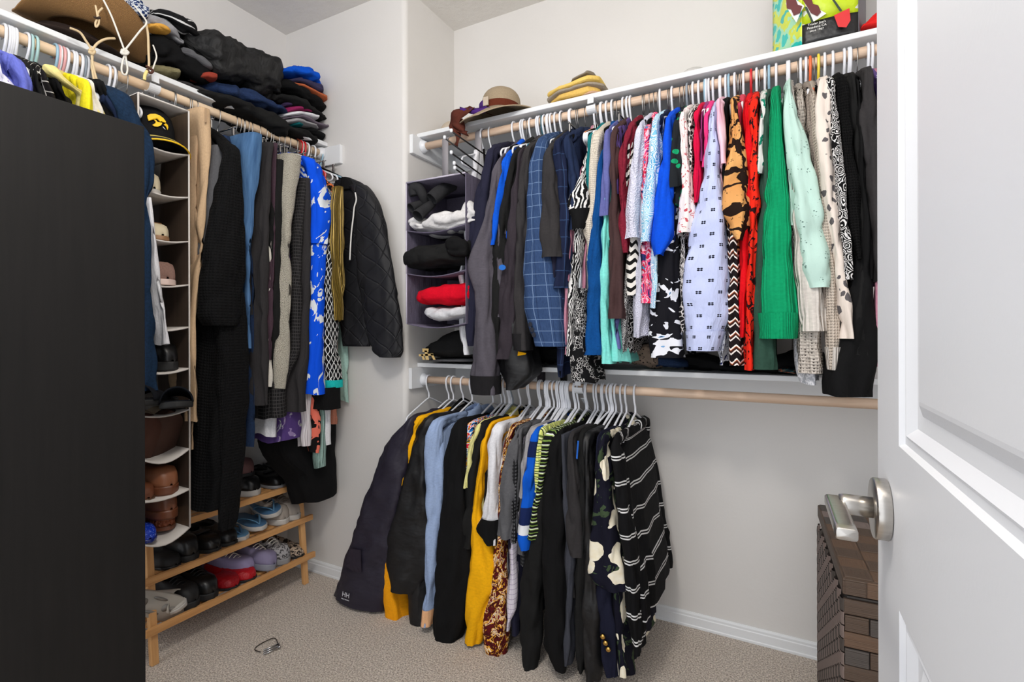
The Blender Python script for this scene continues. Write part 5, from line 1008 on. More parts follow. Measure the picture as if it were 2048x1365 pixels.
ZQ = zoomed(780, 330, 9.1)
def gh(name, d, cat, m, rows, o, D, rough=.008, Z=ZA, **k): return heap(UP, Z, name, d, cat, m, rows, o, D, rough, **k)
# black boots / gloves lying in the top slot: short open tubes
def cuff_tube(name, d, Z, pts, rs, m, o, cat='glove', parent=None):
    P = [UP.pt(*[(lambda q: q)(UP.loc(*Z(x, y), oo)[0])], oo, UP.loc(*Z(x, y), oo)[1]) for (x, y), oo in zip(pts, o)]
    P = smooth_path(P, 16); R_ = [q[0] for q in cr([(r_,) for r_ in rs], 16)]
    ob = wire(P, R_, 18, False).build(name, m, solid=.003)
    return tag(ob, d, cat)
fl_ = fab('fleece_dark', (44, 44, 46), bump=crumple)
cuff_tube('glove', 'black knit glove with cuff curling at the organizer opening', ZQ, [(440, 560), (420, 430), (520, 420), (600, 560), (640, 700)], [.016, .018, .019, .018, .014], fl_, [.20, .205, .20, .19, .17])
cuff_tube('glove', 'wide black fleece cuff lying on its side', ZQ, [(760, 620), (900, 500), (1030, 430), (1150, 380)], [.026, .027, .024, .02], fl_, [.20, .17, .12, .08])
cuff_tube('glove', 'small black glove finger pointing out of the organizer', ZQ, [(380, 790), (480, 740), (600, 700)], [.020, .016, .014], fl_, [.225, .20, .17])
cuff_tube('glove', 'black sleeve opening resting on the white hoodie', ZQ, [(500, 930), (590, 850), (700, 760), (780, 700)], [.024, .021, .018, .015], fl_, [.24, .215, .19, .16])
gh('folded_hoodie', 'white folded hoodie bulging from the organizer', 'hoodie', fab('hoodie_white', (216, 214, 214), bump=crumple), [(160, 1000, 1060), (300, 890, 1160), (500, 950, 1210), (700, 830, 1190), (900, 740, 1170), (1100, 730, 1140), (1250, 580, 1120), (1420, 680, 1050)], .255, .24, .012, Z=ZQ)
gh('rolled_sweater', 'black rolled sweater in the middle of the organizer', 'sweater', black2, [(30, 520, 600), (90, 475, 615), (200, 460, 610), (300, 440, 598), (400, 415, 585)], .265, .26, .008)
gh('folded_sweater', 'black scarf with tan tassels beside the rolled sweater', 'scarf', black, [(300, 440, 530), (350, 420, 560), (410, 440, 540)], .275, .07, .006)
gh('folded_sweater', 'bright red rolled fleece in the organizer', 'fleece', fab('red_fleece', (206, 6, 34), bump=crumple), [(98, 740, 800), (160, 715, 825), (250, 698, 832), (340, 690, 832), (400, 690, 825)], .26, .26, .007)
gh('folded_shirt', 'light grey tee folded under the red fleece', 'shirt', fab('tee_pale', (204, 204, 208), bump=crumple), [(150, 830, 880), (230, 822, 915), (320, 830, 915), (400, 820, 890)], .245, .24, .008)
gsh = gh('folded_sweatshirt', 'black sweatshirt with gold lettering folded on the lower shelf', 'sweatshirt', black2, [(158, 1060, 1110), (210, 1030, 1135), (300, 980, 1140), (400, 950, 1140), (470, 950, 1140)], .10, .26, .006)
M_goldl = mat('gold_print', col=(214, 182, 120), rough=.4)
ZB2 = zoomed(780, 680, 5.1125)
for pts in ([(330, 88), (395, 90), (392, 128), (332, 124)], [(352, 110), (378, 110), (400, 205), (365, 205)], [(295, 148), (440, 140), (444, 160), (297, 170)], [(315, 150), (335, 148), (360, 205), (336, 205)], [(410, 140), (435, 138), (466, 204), (442, 204)]):
    g_ = []
    for e in (.106, .112): g_.append([UP.pt(UP.loc(*ZB2(x, y), e)[0], e, UP.loc(*ZB2(x, y), e)[1]) for x, y in pts])
    ob = MB().ring_tube(g_, True, True).build('gold_lettering', M_goldl, smooth=False); ob.parent = gsh
gh('folded_shirt', 'grey jersey folded flat under the gold lettered sweatshirt', 'shirt', grey, [(180, 1132, 1152), (320, 1130, 1154), (440, 1130, 1156)], .07, .24, .002)
# things heaped on the lower shelf behind the hanging clothes
gh('folded_sweater', 'dark sweater heaped on the lower shelf behind the blazers', 'sweater', black, [(250, 1060, 1160), (420, 1040, 1165), (640, 1080, 1165)], .0, .2, .012, Z=zoomed(950, 320, 2.843))
heap(UP, zoomed(1220, 140, 2.203), 'folded_cloth', 'snake print scarf bundled on the lower shelf', 'scarf', tanred, [(70, 1215, 1300), (150, 1200, 1310), (215, 1240, 1312)], .02, .16, .012)
heap(UP, zoomed(1220, 140, 2.203), 'folded_cloth', 'dark blue jeans bundled on the lower shelf', 'jeans', denimd, [(190, 1260, 1318), (260, 1260, 1322), (330, 1280, 1325)], .015, .16, .010)
heap(UP, zoomed(1400, 680, 5.1125), 'folded_cloth', 'long black blanket lying along the lower shelf', 'blanket', black, [(-200, 160, 330), (0, 150, 335), (300, 240, 345), (600, 200, 352), (950, 100, 360), (1300, 150, 370)], .0, .24, .008)
heap(UP, zoomed(1400, 680, 5.1125), 'folded_cloth', 'teal and rust patterned scarf on the lower shelf edge', 'scarf', pat('scarf_teal', lambda b: b.ramp(b.noise(30, 2), [(0, (30, 50, 56)), (.5, (60, 90, 92)), (.58, (170, 90, 60)), (.66, (36, 40, 46))])), [(800, 290, 352), (900, 280, 362), (980, 300, 372)], .03, .12, .010)
# trouser rack with capped arms
tr = thing('trouser_rack', 'black swing-arm trouser rack with white capped rods', 'rack', UP.pt(onY(975, 330, UR_Y).x, 0, UR_Z))
for (a, c) in (((523, 437), (800, 632)), ((466, 495), (770, 725)), ((523, 623), (750, 790)), ((548, 715), (745, 860)), ((553, 755), (735, 890))):
    pa, pc = onY(*Z8(*a), UR_Y-.27), onY(*Z8(*c), UR_Y-.10)
    adopt(wire([pa, pc, pc+(pc-pa)*.3], .0030, 8).build('arm', mat('rack_black', col=(30, 28, 28), rough=.25, metal=.6)), tr)
    adopt(lathe([(.001, -.006), (.0055, -.004), (.0065, .002), (.0055, .008), (.003, .009)], 12, pa).build('end_cap', M_plast), tr)
px_ = onY(982, 330, UR_Y)
adopt(wire([V(px_.x, UR_Y-.06, UR_Z-.09), V(px_.x+.03, UR_Y-.05, UR_Z-.50)], .005, 8).build('post', mat('rack_black')), tr)
adopt(wire([p+V(px_.x, UR_Y, UR_Z) for p in hook_path(.0035, .09)], .0035, 8).build('hook', M_plast), tr)
# ------------------------------------------------------------------ shoes
def shoe_rings(L, W, hh, ht, op, n=24, toe=1.0):
    """cross sections from heel to toe; hh collar height, ht toe height, op where the opening ends (0..1)"""
    rows = []
    for i in range(n+1):
        t = i/n; x = (t-.5)*L
        wd = W/2*(.72*min(1, (t/.10)**.5)+.28*sin(min(1, t/.66)*pi/2)) if t < .66 else W/2*(max(0.0, 1-((t-.66)/.34)**(2.6*toe)))**.55
        wd = max(wd, .004); h = hh+(ht-hh)*min(1, max(0, (t-.12)/.5))**1.1
        if t > .8: h *= (max(.02, 1-((t-.8)/.2)**2.2))**.5*.98+.02
        if t < .06: h *= .80+.2*t/.06
        o = 1.0 if t < op-.12 else max(0.0, (op-t)/.12) if t < op else 0.0
        if t < .04: o = 0.0
        f = h-o*(h-.014)
        pts = [(-wd, 0), (-wd*1.02, h*.28), (-wd*.97, h*.62), (-wd*(.80+.08*o), h*.90), (-wd*(.40+.42*o), h*(1.0)), (-wd*(.2+.5*o), h*.99-o*(h-.02)*.55), (-wd*.12-wd*.5*o, f+.0)]
        pts = pts+[(0, f)]+[(-a, z) for a, z in reversed(pts)]
        rows.append([V(x, a, z) for a, z in pts])
    return rows
def sole_mb(L, W, th, n=24, lift=0.0, toe=1.0, heel=0.0):
    rings = []
    out = []
    for i in range(n+1):
        t = i/n; wd = W/2*(.72*min(1, (t/.10)**.5)+.28*sin(min(1, t/.66)*pi/2)) if t < .66 else W/2*(max(0.0, 1-((t-.66)/.34)**(2.6*toe)))**.55
        out.append(((t-.5)*L*1.02, max(.003, wd*1.04)))
    loop = [(x, w_) for x, w_ in out]+[(x, -w_) for x, w_ in reversed(out)]
    for e, z in ((.97, 0), (1.0, th*.25), (1.0, th*.8), (.96, th), (.5, th*.98)):
        rings.append([V(x*(1 if e > .9 else e), y*e, z+(heel*max(0, -x/L*2)**1.5 if z > 0 else 0)) for x, y in loop])
    return MB().ring_tube(rings, True, True)
def place(root, loc, head, pitch=0.0, roll=0.0):
    root.location = loc; root.rotation_euler = (roll, pitch, head)
def shoe(d, cat, loc, head, mu, ms, kind='sneaker', L=.26, W=.092, pitch=0, roll=0, name=None, extra=None, lab=None):
    root = thing(name or kind, lab or d, cat, loc)
    if kind in ('flip_flop', 'slide'):
        sole_mb(L, W, .018).build('sole', ms, root)
        fb = MB(); rings = []
        sole_mb(L*.97, W*.94, .004).build('footbed', extra or mu, root).location = (0, 0, .0175)
        for sg in (-1, 1):
            P = smooth_path([V(.10*L/.26*1.0, 0, .020), V(.075, sg*.012, .034), V(.03, sg*.032, .040), V(-.015, sg*.040, .026), V(-.03, sg*.042, .012)], 16) if kind == 'flip_flop' else None
            if P:
                g = [[p+V(-.008, 0, 0), p+V(.008, 0, .001)] for p in P]; MB().quad_strip(g).build('strap', mu, root, solid=.004)
        if kind == 'slide':
            g = []
            for i in range(13):
                a = pi*i/12; g.append([V(x, -cos(a)*W*.50, .016+sin(a)*.050*(1-.15*k)) for k, x in enumerate((.085, .05, .01, -.02))])
            MB().quad_strip(g).build('strap', mu, root, solid=.005)
    else:
        hh, ht, op, th = {'sneaker': (.085, .055, .52, .026), 'loafer': (.060, .045, .46, .014), 'flat': (.050, .036, .60, .010), 'boot': (.12, .065, .42, .024), 'slipper': (.070, .062, .50, .020), 'clog': (.075, .062, .40, .030)}[kind]
        sole_mb(L, W, th).build('sole', ms, root)
        u = MB().quad_strip(shoe_rings(L*.985, W*.97, hh, ht, op)).build('upper', mu, root, solid=.002); u.location = (0, 0, th*.9)
        if kind in ('sneaker', 'boot'):
            for k in range(4):
                x = .005+.016*k; z = th+hh*.80-.006*k
                wire(smooth_path([V(x, -.022, z-.008), V(x+.004, 0, z+.004), V(x+.008, .022, z-.008)], 6), .0022, 6).build('lace', extra or M_cord, u).location = (0, 0, -th*.9)
        if kind == 'loafer' and extra: MB().box((.02, -.03, th+.046), (.038, .03, th+.053)).build('strap', extra, root, smooth=False, bevel=.003)
        if kind == 'flat' and extra: lathe([(.014, 0), (.012, .005), (.002, .008)], 12, V(.075, 0, th+.030)).build('bow', extra, root)
    place(root, loc, head, pitch, roll); return root
def sm(name, c, rough=.5, **k): return mat(name, lambda b: b.mix(b.noise(8, 3), tuple(x*.85 for x in c), c), rough=rough, coord='Object', **k)
M_blk = sm('shoe_black', (20, 20, 21), .35); M_rub = sm('rubber_dark', (30, 30, 31), .7); M_rubw = sm('rubber_white', (206, 202, 196), .6); M_rubg = sm('rubber_grey', (150, 150, 152), .6)
# ------------------------------------------------------------------ shoe rack
M_pine = mat('pine_y', wood_fn((190, 134, 78), (222, 170, 112), 'y'), rough=.45, coord='Object'); M_pinez = mat('pine_z', wood_fn((196, 142, 86), (226, 176, 118), 'z'), rough=.45, coord='Object')
RY0, RY1, RXF, RXB = 1.005, 1.662, -1.998, -2.238
rk = thing('shoe_rack', 'three tier pine shoe rack on the carpet under the hanging clothes', 'shoe rack', V(-2.12, 1.33, 0))
lean = lambda z: RXF-.045*z/.5
def slant(name, y, x0, x1, z1, w=.026, d=.020):
    g = [[V(x-d/2, y-w/2, z), V(x+d/2, y-w/2, z), V(x+d/2, y+w/2, z), V(x-d/2, y+w/2, z)] for x, z in ((x0, 0.0), (x1, z1))]
    return adopt(MB().ring_tube(g, True, True).build(name, M_pinez, smooth=False, bevel=.003), rk)
for y in (RY0, RY1): slant('leg', y, RXF, lean(.482), .482); slant('leg', y, RXB, RXB, .482)
SZ = (.140, .316, .484)
for z in SZ:
    xf = lean(z)+.014
    adopt(box('front_rail', (xf, RY0-.035, z-.026), (xf+.016, RY1+.045, z), M_pine, bevel=.002), rk)
    adopt(box('back_rail', (RXB-.024, RY0-.02, z-.020), (RXB-.010, RY1+.02, z+.004), M_pine, bevel=.002), rk)
    for k in range(4):
        x = xf-.045-.048*k; adopt(box('slat', (x-.014, RY0-.012, z-.014), (x+.014, RY1+.012, z-.004), M_pine, bevel=.002), rk)
    for k in range(5):
        y = RY0+.06+(RY1-RY0-.12)*k/4; adopt(box('cross_bar', (RXB-.01, y-.012, z-.025), (xf-.001, y+.012, z-.015), M_pine, bevel=.002), rk)
def on_rack(px, py, tier, dx=0.0):           # toe of a shoe on a tier -> its centre
    p = onZ(px, py, SZ[tier]); return p
def rs(d, cat, px, tier, head, mu, ms, kind, L=.245, back=.5, dz=-.003, W=.09, **k):
    X = lean(SZ[tier])+.018; y = onX(px, 0, X).y
    c = V(X-L*back*cos(head), y-L*back*sin(head), SZ[tier]+dz)
    return shoe(d, cat, c, head, mu, ms, kind, L, W, **k)
rs('black strappy sandal at the end of the rack top', 'sandal', 598, 2, .05, M_blk, M_rubg, 'loafer', extra=M_blk)
rs('black suede sandal beside its mate on the rack top', 'sandal', 562, 2, -.05, M_blk, M_rubg, 'loafer', extra=M_rub)
rs('dark sneaker with white sole edge on the rack top', 'sneaker', 512, 2, .0, M_blk, M_rubw, 'sneaker', extra=M_blk)
rs('dusty pink velvet shoe at the back of the rack top', 'shoe', 522, 2, .2, sm('dusty_velvet', (120, 84, 84), .8), M_rub, 'clog', back=.75, dz=.06, L=.22)
mb_ = sm('flop_blue', (92, 140, 176), .5); mbd = sm('flop_blue_dark', (70, 112, 150), .5)
rs('light blue flip flop leaning on its mate, middle tier', 'flip flop', 552, 1, -.25, mb_, M_rubw, 'flip_flop', dz=.05, extra=mbd, roll=.25)
rs('light blue flip flop lying flat on the middle tier', 'flip flop', 522, 1, -.15, mb_, M_rubw, 'flip_flop', extra=mbd, dz=.012)
rs('blue flip flop half hidden by the knitted scarf', 'flip flop', 488, 1, .0, mbd, M_rubw, 'flip_flop', extra=mb_)
tp = sm('sneaker_taupe', (186, 176, 166), .8)
rs('taupe knit sneaker on the middle tier by the end leg', 'sneaker', 594, 1, .05, tp, M_rubw, 'sneaker', extra=sm('lace_taupe', (150, 140, 130)))
rs('taupe knit sneaker beside the blue flip flops', 'sneaker', 568, 1, -.12, sm('sneaker_taupe_dark', (170, 160, 150), .8), M_rubw, 'sneaker', extra=sm('lace_taupe', (150, 140, 130)))
rs('black leather shoe under the knitted cardigan', 'shoe', 466, 1, .1, M_blk, M_rub, 'loafer')
rs('black leather shoe beside its mate on the middle tier', 'shoe', 432, 1, .05, sm('shoe_black2', (26, 25, 25), .3), M_rub, 'loafer', extra=M_blk)
rs('black ankle boot in the dark part of the middle tier', 'boot', 385, 1, .0, M_blk, M_rub, 'boot', extra=M_blk)
rs('black flat shoe next to the ankle boot', 'shoe', 350, 1, .1, M_rub, M_blk, 'flat')
ftan = pat('reptile_flat', lambda b: b.mix(b.noise(60, 3, .7).gt(.5), (190, 170, 150), (50, 42, 38)), rough=.5)
rs('black and tan printed flat at the end of the bottom tier', 'shoe', 602, 0, .08, ftan, M_rub, 'flat', extra=M_blk)
rs('tan leather flat behind the printed flat', 'shoe', 590, 0, .3, sm('tan_flat', (150, 124, 104), .6), M_rub, 'flat', back=.85, dz=.03)
rs('silver animal print sneaker on the bottom tier', 'sneaker', 572, 0, .0, pat('silver_print', lambda b: b.mix(b.noise(50, 3, .7).gt(.52), (170, 168, 170), (70, 68, 70))), M_rubg, 'sneaker')
lv = sm('lavender_knit', (146, 138, 172), .8)
rs('lavender running shoe with grey sole on the bottom tier', 'sneaker', 544, 0, .15, lv, sm('sole_lilac', (140, 142, 156)), 'sneaker', roll=-.25)
rs('lavender running shoe behind its mate', 'sneaker', 520, 0, .35, sm('lavender_knit2', (160, 150, 190), .8), sm('sole_lilac', (140, 142, 156)), 'sneaker', back=.65)
rdm = sm('red_quilted', (196, 18, 32), .45, bump=lambda b: b.noise(90, 3), bs=.6, bd=.006)
rs('red quilted shoe with a bow, nearer the lavender pair', 'shoe', 506, 0, .25, rdm, M_rub, 'flat', extra=rdm, L=.25, W=.095)
rs('red quilted shoe beside the black ones', 'shoe', 470, 0, .10, sm('red_quilted2', (180, 14, 28), .45, bump=lambda b: b.noise(90, 3), bs=.6, bd=.006), M_rub, 'flat', L=.25, W=.095)
rs('black sneaker with thick laces on the bottom tier', 'sneaker', 424, 0, .0, M_blk, M_rub, 'sneaker', extra=M_rub)
rs('black trainer next to the white sandal', 'sneaker', 388, 0, .1, sm('shoe_black3', (24, 24, 26), .6), M_rub, 'sneaker', extra=M_blk)
# white sandal standing on its toe with the sole towards the room, and its mate
ws = sm('sandal_white', (198, 192, 182), .7)
p_ = onX(333, 1213, lean(.2)+.012)
so = thing('sandal', 'off white sandal propped up with its sole facing out, bottom tier', 'sandal', p_)
ob = sole_mb(.235, .088, .022).build('sole', ws, so)
for k, (x, y, rx, ry) in enumerate(((.06, 0, .026, .010), (-.02, .024, .03, .006), (-.02, -.024, .03, .006), (-.075, 0, .016, .016), (.02, 0, .014, .014))):
    lathe([(1, -.0015), (.9, .0005), (.2, .0005)], 20, V(x, y, -.0005), sq=(rx, ry)).build('tread', sm('tread_grey', (150, 146, 140)), so)
so.rotation_euler = (math.radians(-20), math.radians(78), math.radians(8)); so.rotation_mode = 'XYZ'
e1 = V(0, .80, -.60); nn = V(-.98, .05, .15)
xa = (e1-nn*e1.dot(nn)).normalized(); ya = nn.normalized().cross(xa)
so.matrix_world = Matrix(((xa.x, ya.x, nn.normalized().x, p_.x), (xa.y, ya.y, nn.normalized().y, p_.y-.02), (xa.z, ya.z, nn.normalized().z, p_.z+.008), (0, 0, 0, 1)))
shoe('off white strappy sandal behind the propped one', 'sandal', V(lean(.14)-.09, onX(340, 0, lean(.14)).y-.01, SZ[0]+.02), .5, ws, M_rubw, 'slide', .235, .088, roll=.5)
# ------------------------------------------------------------------ hanging shoe organizer
OX, OXB = LRX+.190, LRX-.110; oy1 = onX(378, 400, OX).y; oy0 = oy1-.155
oz = [onX(376, y, OX).z for y in (222, 310, 395, 483, 570, 655, 738, 820, 899, 980, 1057)]
M_ow = mat('organizer_white', col=(206, 200, 194), rough=.7, bump=lambda b: b.noise(300, 2), bs=.1, bd=.002); M_ot = mat('organizer_clear', lambda b: b.mix(b.noise(1, 2, vec=b.vec(b.u*60, b.v*4)), (48, 38, 32), (82, 68, 58)), rough=.5, alpha=.9)
og = thing('shoe_organizer', 'white ten shelf hanging shoe organizer on the side rod', 'organizer', V((OX+OXB)/2, (oy0+oy1)/2, oz[-1]))
for i, z in enumerate(oz):
    g = [[V(OX+(OXB-OX)*j/6, oy0+(oy1-oy0)*k/8, z-(0 if i == 0 else (.012+.018*(i in (8, 10)))*sin(pi*k/8)*(1-.6*j/6))) for k in range(9)] for j in range(7)]
    adopt(MB().quad_strip(g).build('shelf', M_ow, solid=.005), og)
for y in (oy0, oy1): adopt(MB().quad_strip([[V(OX, y, z), V(OXB, y, z)] for z in (oz[0], oz[-1])]).build('side_panel', M_ot, smooth=False), og)
adopt(MB().quad_strip([[V(OXB, oy0, z), V(OXB, oy1, z)] for z in (oz[0], oz[-1])]).build('back_panel', M_ot, smooth=False), og)
for y in (oy0, oy1): adopt(wire([V(OX, y, oz[0]), V(OX+.001, y, oz[-1])], .0028, 6).build('edge_binding', mat('binding', col=(214, 208, 202), rough=.6)), og)
for y in (oy0+.02, oy1-.02):
    adopt(wire([V(-p.y*1.0+LRX, y, p.z+LRZ) for p in hook_path(.0018, .06)]+[V(LRX, y, oz[0])], .0018, 6).build('hook', M_hook), og)
YM = (oy0+oy1)/2
# the cap
ZK = zoomed(285, 195, 10.113)
KX = OX-.015
kc = V(KX-.10, YM+.005, oz[1]+.010)
kr = thing('baseball_cap', 'black baseball cap with a yellow bird head emblem and yellow brim edge', 'cap', kc)
mcap = fab('cap_black', (24, 24, 26)); mcap2 = fab('cap_brim', (42, 42, 46))
adopt(lathe([(.078, .0), (.081, .03), (.079, .07), (.070, .105), (.050, .128), (.02, .140), (.002, .141)], 36, kc+V(0, 0, .008), sq=(1.12, .95)).build('crown', mcap), kr)
g = []
for j in range(9):
    row = []
    for k in range(17):
        a = math.radians(-78+156*k/16); r0 = .078; r1 = .078+.058*j/8*cos(a)**.5
        row.append(kc+V(r1*cos(a)*1.12, r1*sin(a)*.95, .014-.030*(sin(a)**2)*j/8-.02*(j/8)**2+.012))
    g.append(row)
br = adopt(MB().quad_strip(g).build('brim', mcap2, solid=.004), kr)
my = mat('cap_yellow', col=(250, 200, 20), rough=.6)
adopt(wire(g[-1], .0028, 6).build('brim_edge', my), br)
for jj in (3, 5): adopt(wire([p+V(0, 0, .003) for p in g[jj]], .0012, 5).build('brim_stripe', mat('cap_line', col=(200, 180, 90), rough=.6)), br)
EMB = Rod(V(KX, 0, 0), V(0, 1, 0), V(1, 0, 0), 0, '')
def emblem(pts, e, m, name='emblem'): 
    # laid on the curved front of the crown
    gg = []
    for ee in (0, .0025):
        ro = []
        for x, y in pts:
            p = onX(*ZK(x, y), kc.x+.075); dy = (p.y-kc.y)/.076; dz = max(0, (p.z-kc.z-.07)/.08)
            ro.append(V(kc.x+.0895*sqrt(max(.05, 1-dy*dy*.95))*(1-.22*dz*dz)+.004+e+ee, p.y, p.z))
        gg.append(ro)
    return adopt(MB().ring_tube(gg, True, True).build(name, m, smooth=False), kr)
blk_ = mat('emblem_black', col=(16, 16, 17), rough=.7)
emblem([(72, 370), (120, 348), (200, 350), (280, 385), (350, 440), (400, 510), (400, 535), (345, 525), (310, 505), (285, 515), (250, 470), (255, 440), (200, 435), (140, 455), (90, 485), (75, 430)], .002, my)
emblem([(175, 470), (210, 480), (235, 520), (290, 530), (325, 540), (300, 590), (240, 615), (180, 605), (145, 575), (200, 540), (205, 510)], .002, my)
emblem([(355, 575), (400, 550), (440, 580), (452, 630), (435, 680), (410, 620), (375, 590)], .002, my)
emblem([(330, 615), (350, 625), (390, 675), (365, 660)], .002, mat('emblem_white', col=(225, 225, 225)))
# shoes in the organizer, toe towards the room
def osx(d, cat, slot, y, kind, mu, ms, L=.24, W=.075, dz=.006, dx=0.0, head=0.0, **k):
    return shoe(d, cat, V(OX-.02-L*.5+dx, y, oz[slot+1]+dz-.010), head, mu, ms, kind, L, W, **k)
crm = sm('cream_canvas', (222, 208, 176), .8)
osx('cream canvas shoe on the second organizer shelf', 'shoe', 1, YM-.005, 'slipper', crm, M_rubw, L=.2, dx=-.03)
osx('small cream wedge sandal with a tan strap in the organizer', 'sandal', 2, YM+.005, 'loafer', crm, sm('cork', (160, 120, 84)), L=.2, extra=sm('cork', (160, 120, 84)))
osx('fuzzy pink slipper in the organizer', 'slipper', 3, YM+.02, 'slipper', fab('pink_fur', (222, 176, 160), bump=lambda b: b.noise(160, 4, .8), bs=1.0, bd=.02), sm('pink_sole', (230, 205, 195)), L=.2, W=.09)
osx('grey canvas shoe on the fifth organizer shelf', 'shoe', 4, YM-.02, 'flat', sm('grey_canvas', (96, 92, 90), .8), M_rubg, L=.2, dx=-.05)
osx('polished black loafer in the organizer', 'shoe', 5, YM+.035, 'clog', M_blk, M_rub, L=.22)
osx('polished black loafer with a stitched sole in the organizer', 'shoe', 5, YM-.035, 'loafer', sm('shoe_black4', (22, 22, 24), .25), M_rub, L=.24)
sd = shoe('black slide sandal sticking out of the organizer', 'sandal', V(OX+.01, YM+.03, oz[7]+.012), -.5, fab('slide_black', (16, 18, 24)), M_rub, 'slide', .25, .09, pitch=-.15)
sd2 = shoe('black slide sandal lying below the navy denim sleeve', 'sandal', V(OX-.02, YM-.03, oz[7]+.03), -.9, fab('slide_black2', (20, 21, 26)), M_rub, 'slide', .25, .09, pitch=-.1)
brn = sm('leather_brown', (112, 64, 40), .4); brn2 = sm('leather_tan', (146, 92, 62), .45); shg = sm('shearling', (206, 186, 158), .95)
s1 = osx('brown slipper standing upright with pale shearling rim', 'slipper', 7, YM+.03, 'clog', shg, sm('suede_dark', (74, 46, 34), .8), L=.20, W=.095, dz=.05, pitch=-1.15, dx=.06)
s2 = osx('brown slipper with pale rim leaning on the other one', 'slipper', 7, YM-.045, 'clog', shg, sm('suede_dark2', (84, 48, 34), .8), L=.20, W=.095, dz=.045, pitch=-1.1, dx=.07)
osx('brown leather oxford with creased toe in the organizer', 'shoe', 8, YM+.03, 'clog', brn2, brn, L=.25, W=.092, dz=.002)
osx('brown moccasin with white stitching in the organizer', 'shoe', 8, YM-.04, 'loafer', brn, sm('moc_sole', (96, 70, 50)), L=.25, W=.08, dz=-.006, extra=shg)
osx('rust woven leather shoe at the organizer bottom', 'shoe', 9, YM+.04, 'loafer', sm('rust_woven', (150, 78, 44), .5, bump=lambda b: b.vor(120), bs=.8, bd=.008), brn, L=.2, dx=-.03)
osx('brown shoe box shaped slip-on above the rust shoe', 'shoe', 9, YM+.03, 'clog', sm('brown_slip', (118, 72, 50), .4), brn, L=.22, W=.08, dz=.052)
osx('shiny blue glitter pump on the lowest organizer shelf', 'shoe', 9, YM-.045, 'flat', mat('blue_glitter', lambda b: b.mix(b.noise(160, 3, .8).gt(.6), (18, 52, 170), (120, 160, 240)), rough=.15, coord='Object'), sm('glitter_sole', (20, 40, 120), .2), L=.24, W=.08, dx=.02, dz=.004)
# orange hanger shaft seen behind the cap
tag(wire([onX(*ZK(645, 395), OXB+.08), onX(*ZK(640, 650), OXB+.08), onX(*ZK(625, 1000), OXB+.08)], [.010, .006, .011], 10).build('hanger_shaft', mat('shaft_orange', col=(206, 110, 60), rough=.35)), 'long orange hanger shaft standing behind the black cap', 'shoe horn')
# ------------------------------------------------------------------ quilted jacket seen flat on, near the end wall
QJ = Rod(V(0, 1.715, 0), V(1, 0, 0), V(0, -1, 0), LRZ, '')
qr = thing('quilted_jacket', 'black diamond quilted jacket hanging flat before the end wall', 'jacket', V(-1.80, 1.70, 1.6))
def qpart(name, rows, o, b, m, amp=.03):
    P = rows_of(QJ, Z4, rows, o); path = cr([(s, o-b, z, hw, b) for s, z, hw in P], len(P)*6)
    return adopt(MB().ring_tube(sleeve_rings(QJ, path, n=36, amp=amp, ex=.8, seed=2.0), True, True).build(name, m), qr)
qpart('body', [(268, 440, 540), (330, 420, 620), (500, 420, 640), (800, 430, 640), (1100, 460, 640), (1284, 480, 645)], .025, .022, quilt)
sv = qpart('sleeve', [(300, 520, 606), (350, 545, 650), (470, 552, 704), (620, 556, 736), (780, 562, 768), (950, 582, 796), (1100, 602, 816), (1240, 632, 832), (1310, 655, 830), (1352, 690, 806)], .055, .035, quilt, .02)
qpart('collar', [(255, 480, 520), (290, 470, 545), (330, 460, 560)], .040, .03, black)
pth = [onY(*Z4(x, y), 1.66) for x, y in ((578, 350), (584, 395), (572, 440), (566, 500), (556, 580), (550, 660), (545, 760))]
adopt(wire(smooth_path(pth, 40), .0035, 6).build('chain_trim', mat('chain_white', col=(220, 218, 214), rough=.5)), qr)
hang(LE, 1.70, 'white', label='white plastic hanger inside the quilted jacket by the end wall')
# ------------------------------------------------------------------ wicker hamper behind the door
hz = .604; A_, B_ = onZ(1638, 1009, hz), onZ(1688, 1152, hz)
hy = (A_-B_).normalized(); hx = V(hy.y, -hy.x, 0); HL = (A_-B_).length; HW = .36
hm = thing('laundry_hamper', 'dark brown woven wicker hamper behind the open door', 'hamper', B_-V(0, 0, hz))
def hp_(u, v, z): return B_+hx*u+hy*v+V(0, 0, z-hz)
def wick(name, a, c): return mat(name, lambda b: b.mix(b.noise(1, 3, .7, vec=b.vec(b.u*14, b.v*380)), a, c), rough=.6, bump=lambda b: b.noise(1, 2, vec=b.vec(b.u*8, b.v*380)), bs=.6, bd=.003)
wk = [wick('wicker_%d' % i, a, c) for i, (a, c) in enumerate((((44, 32, 26), (100, 80, 64)), ((56, 40, 30), (120, 92, 70)), ((40, 34, 32), (92, 84, 78)), ((92, 78, 72), (142, 126, 120))))]
def hbox(name, u0, u1, v0, v1, z0, z1, m, bev=.002, par=None):
    g = [[hp_(u, v, z) for u, v in ((u0, v0), (u1, v0), (u1, v1), (u0, v1))] for z in (z0, z1)]
    return adopt(MB().ring_tube(g, True, True).build(name, m, smooth=False, bevel=bev), par or hm)
core = hbox('basket_body', .006, HW-.006, .006, HL-.006, 0, hz-.05, wk[2])
# front: bands of reed and square weave blocks
zz = hz-.055; row = 0; random.seed(21)
while zz > .02:
    hbox('reed_band', -.002, HW+.002, -.004, .008, zz-.036, zz, wk[row % 2], .003, core)
    zz -= .038; n_ = 7
    for k in range(n_):
        u0 = HW*k/n_; hbox('weave_block', u0+.001, u0+HW/n_-.001, -.001-.003*((k+row) % 2), .008, zz-.040, zz-.001, wk[2 if (k+row) % 2 else 0], .002, core)
    zz -= .042; row += 1
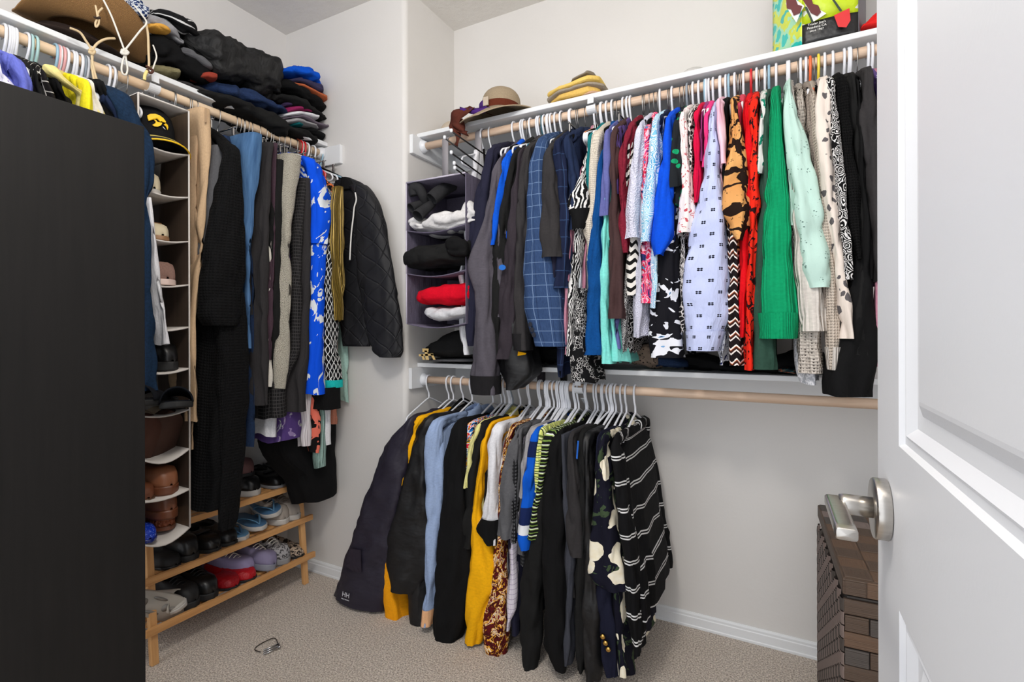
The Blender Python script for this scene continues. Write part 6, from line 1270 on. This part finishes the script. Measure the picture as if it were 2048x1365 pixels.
# long side: staggered strands wrapped round upright stakes
mb1, mb2 = MB(), MB(); NS = 22
for k in range(NS):
    v0 = HL*k/NS; v1 = HL*(k+1)/NS
    for j in range(34):
        z1 = hz-.055-j*.0165; z0 = z1-.030
        if (j+k) % 2: continue
        g = []
        for e, iv in ((0, 0), (.0055, .15), (.0075, .5), (.0055, .85), (0, 1.0)):
            v_ = v0-.004+(v1-v0+.008)*iv; g.append([hp_(-e, v_, z1-.004*iv), hp_(-e-.0008, v_, (z0+z1)/2), hp_(-e, v_, z0-.004*iv)])
        ((mb1 if (j//2+k) % 3 else mb2)).quad_strip(g)
adopt(mb1.build('side_weave', wk[3]), core)['kind'] = 'stuff'; adopt(mb2.build('side_weave', wk[2]), core)['kind'] = 'stuff'
# lid with its own weave
lid = hbox('lid', -.004, HW+.004, -.006, HL+.004, hz-.044, hz-.003, wk[0], .004)
random.seed(4)
for a in range(6):
    for c in range(9):
        u0, v0 = HW*a/6, HL*c/9
        nm = hbox('lid_block', u0+.001, u0+HW/6-.001, v0+.001, v0+HL/9-.001, hz-.004, hz-.0005-.0015*((a+c) % 2), wk[((a+c) % 2)*1+(0 if random.random() < .7 else 2)], .0012, lid)
for k in range(8):
    u0 = HW*k/8; hbox('lid_edge', u0+.001, u0+HW/8-.001, -.008, -.004, hz-.042, hz-.004, wk[(k % 3)], .0015, lid)
# ------------------------------------------------------------------ little clip lost on the carpet
cp = onZ(538, 1292, .004); cpt = thing('hair_clip', 'small silver barrette with a dark wire loop lying on the carpet', 'hair clip', cp)
ZP = zoomed(490, 1240, 15.16)
Q = lambda x, y, z=.006: onZ(*ZP(x, y), z)
adopt(wire(smooth_path([Q(470, 985), Q(330, 940), Q(300, 890), Q(380, 800), Q(560, 690), Q(800, 580), Q(900, 570), Q(960, 620), Q(1000, 740)], 30), .0016, 6).build('loop', mat('clip_dark', col=(48, 40, 36), rough=.35, metal=.7)), cpt)
for dy_ in (0, 60, -60): adopt(wire([Q(560, 1000+dy_, .006), Q(1030, 790+dy_, .008)], .0028, 8).build('bar', M_chrome), cpt)
adopt(wire([Q(1020, 740, .006), Q(1050, 840, .010)], .004, 8).build('end_cap', M_chrome), cpt)
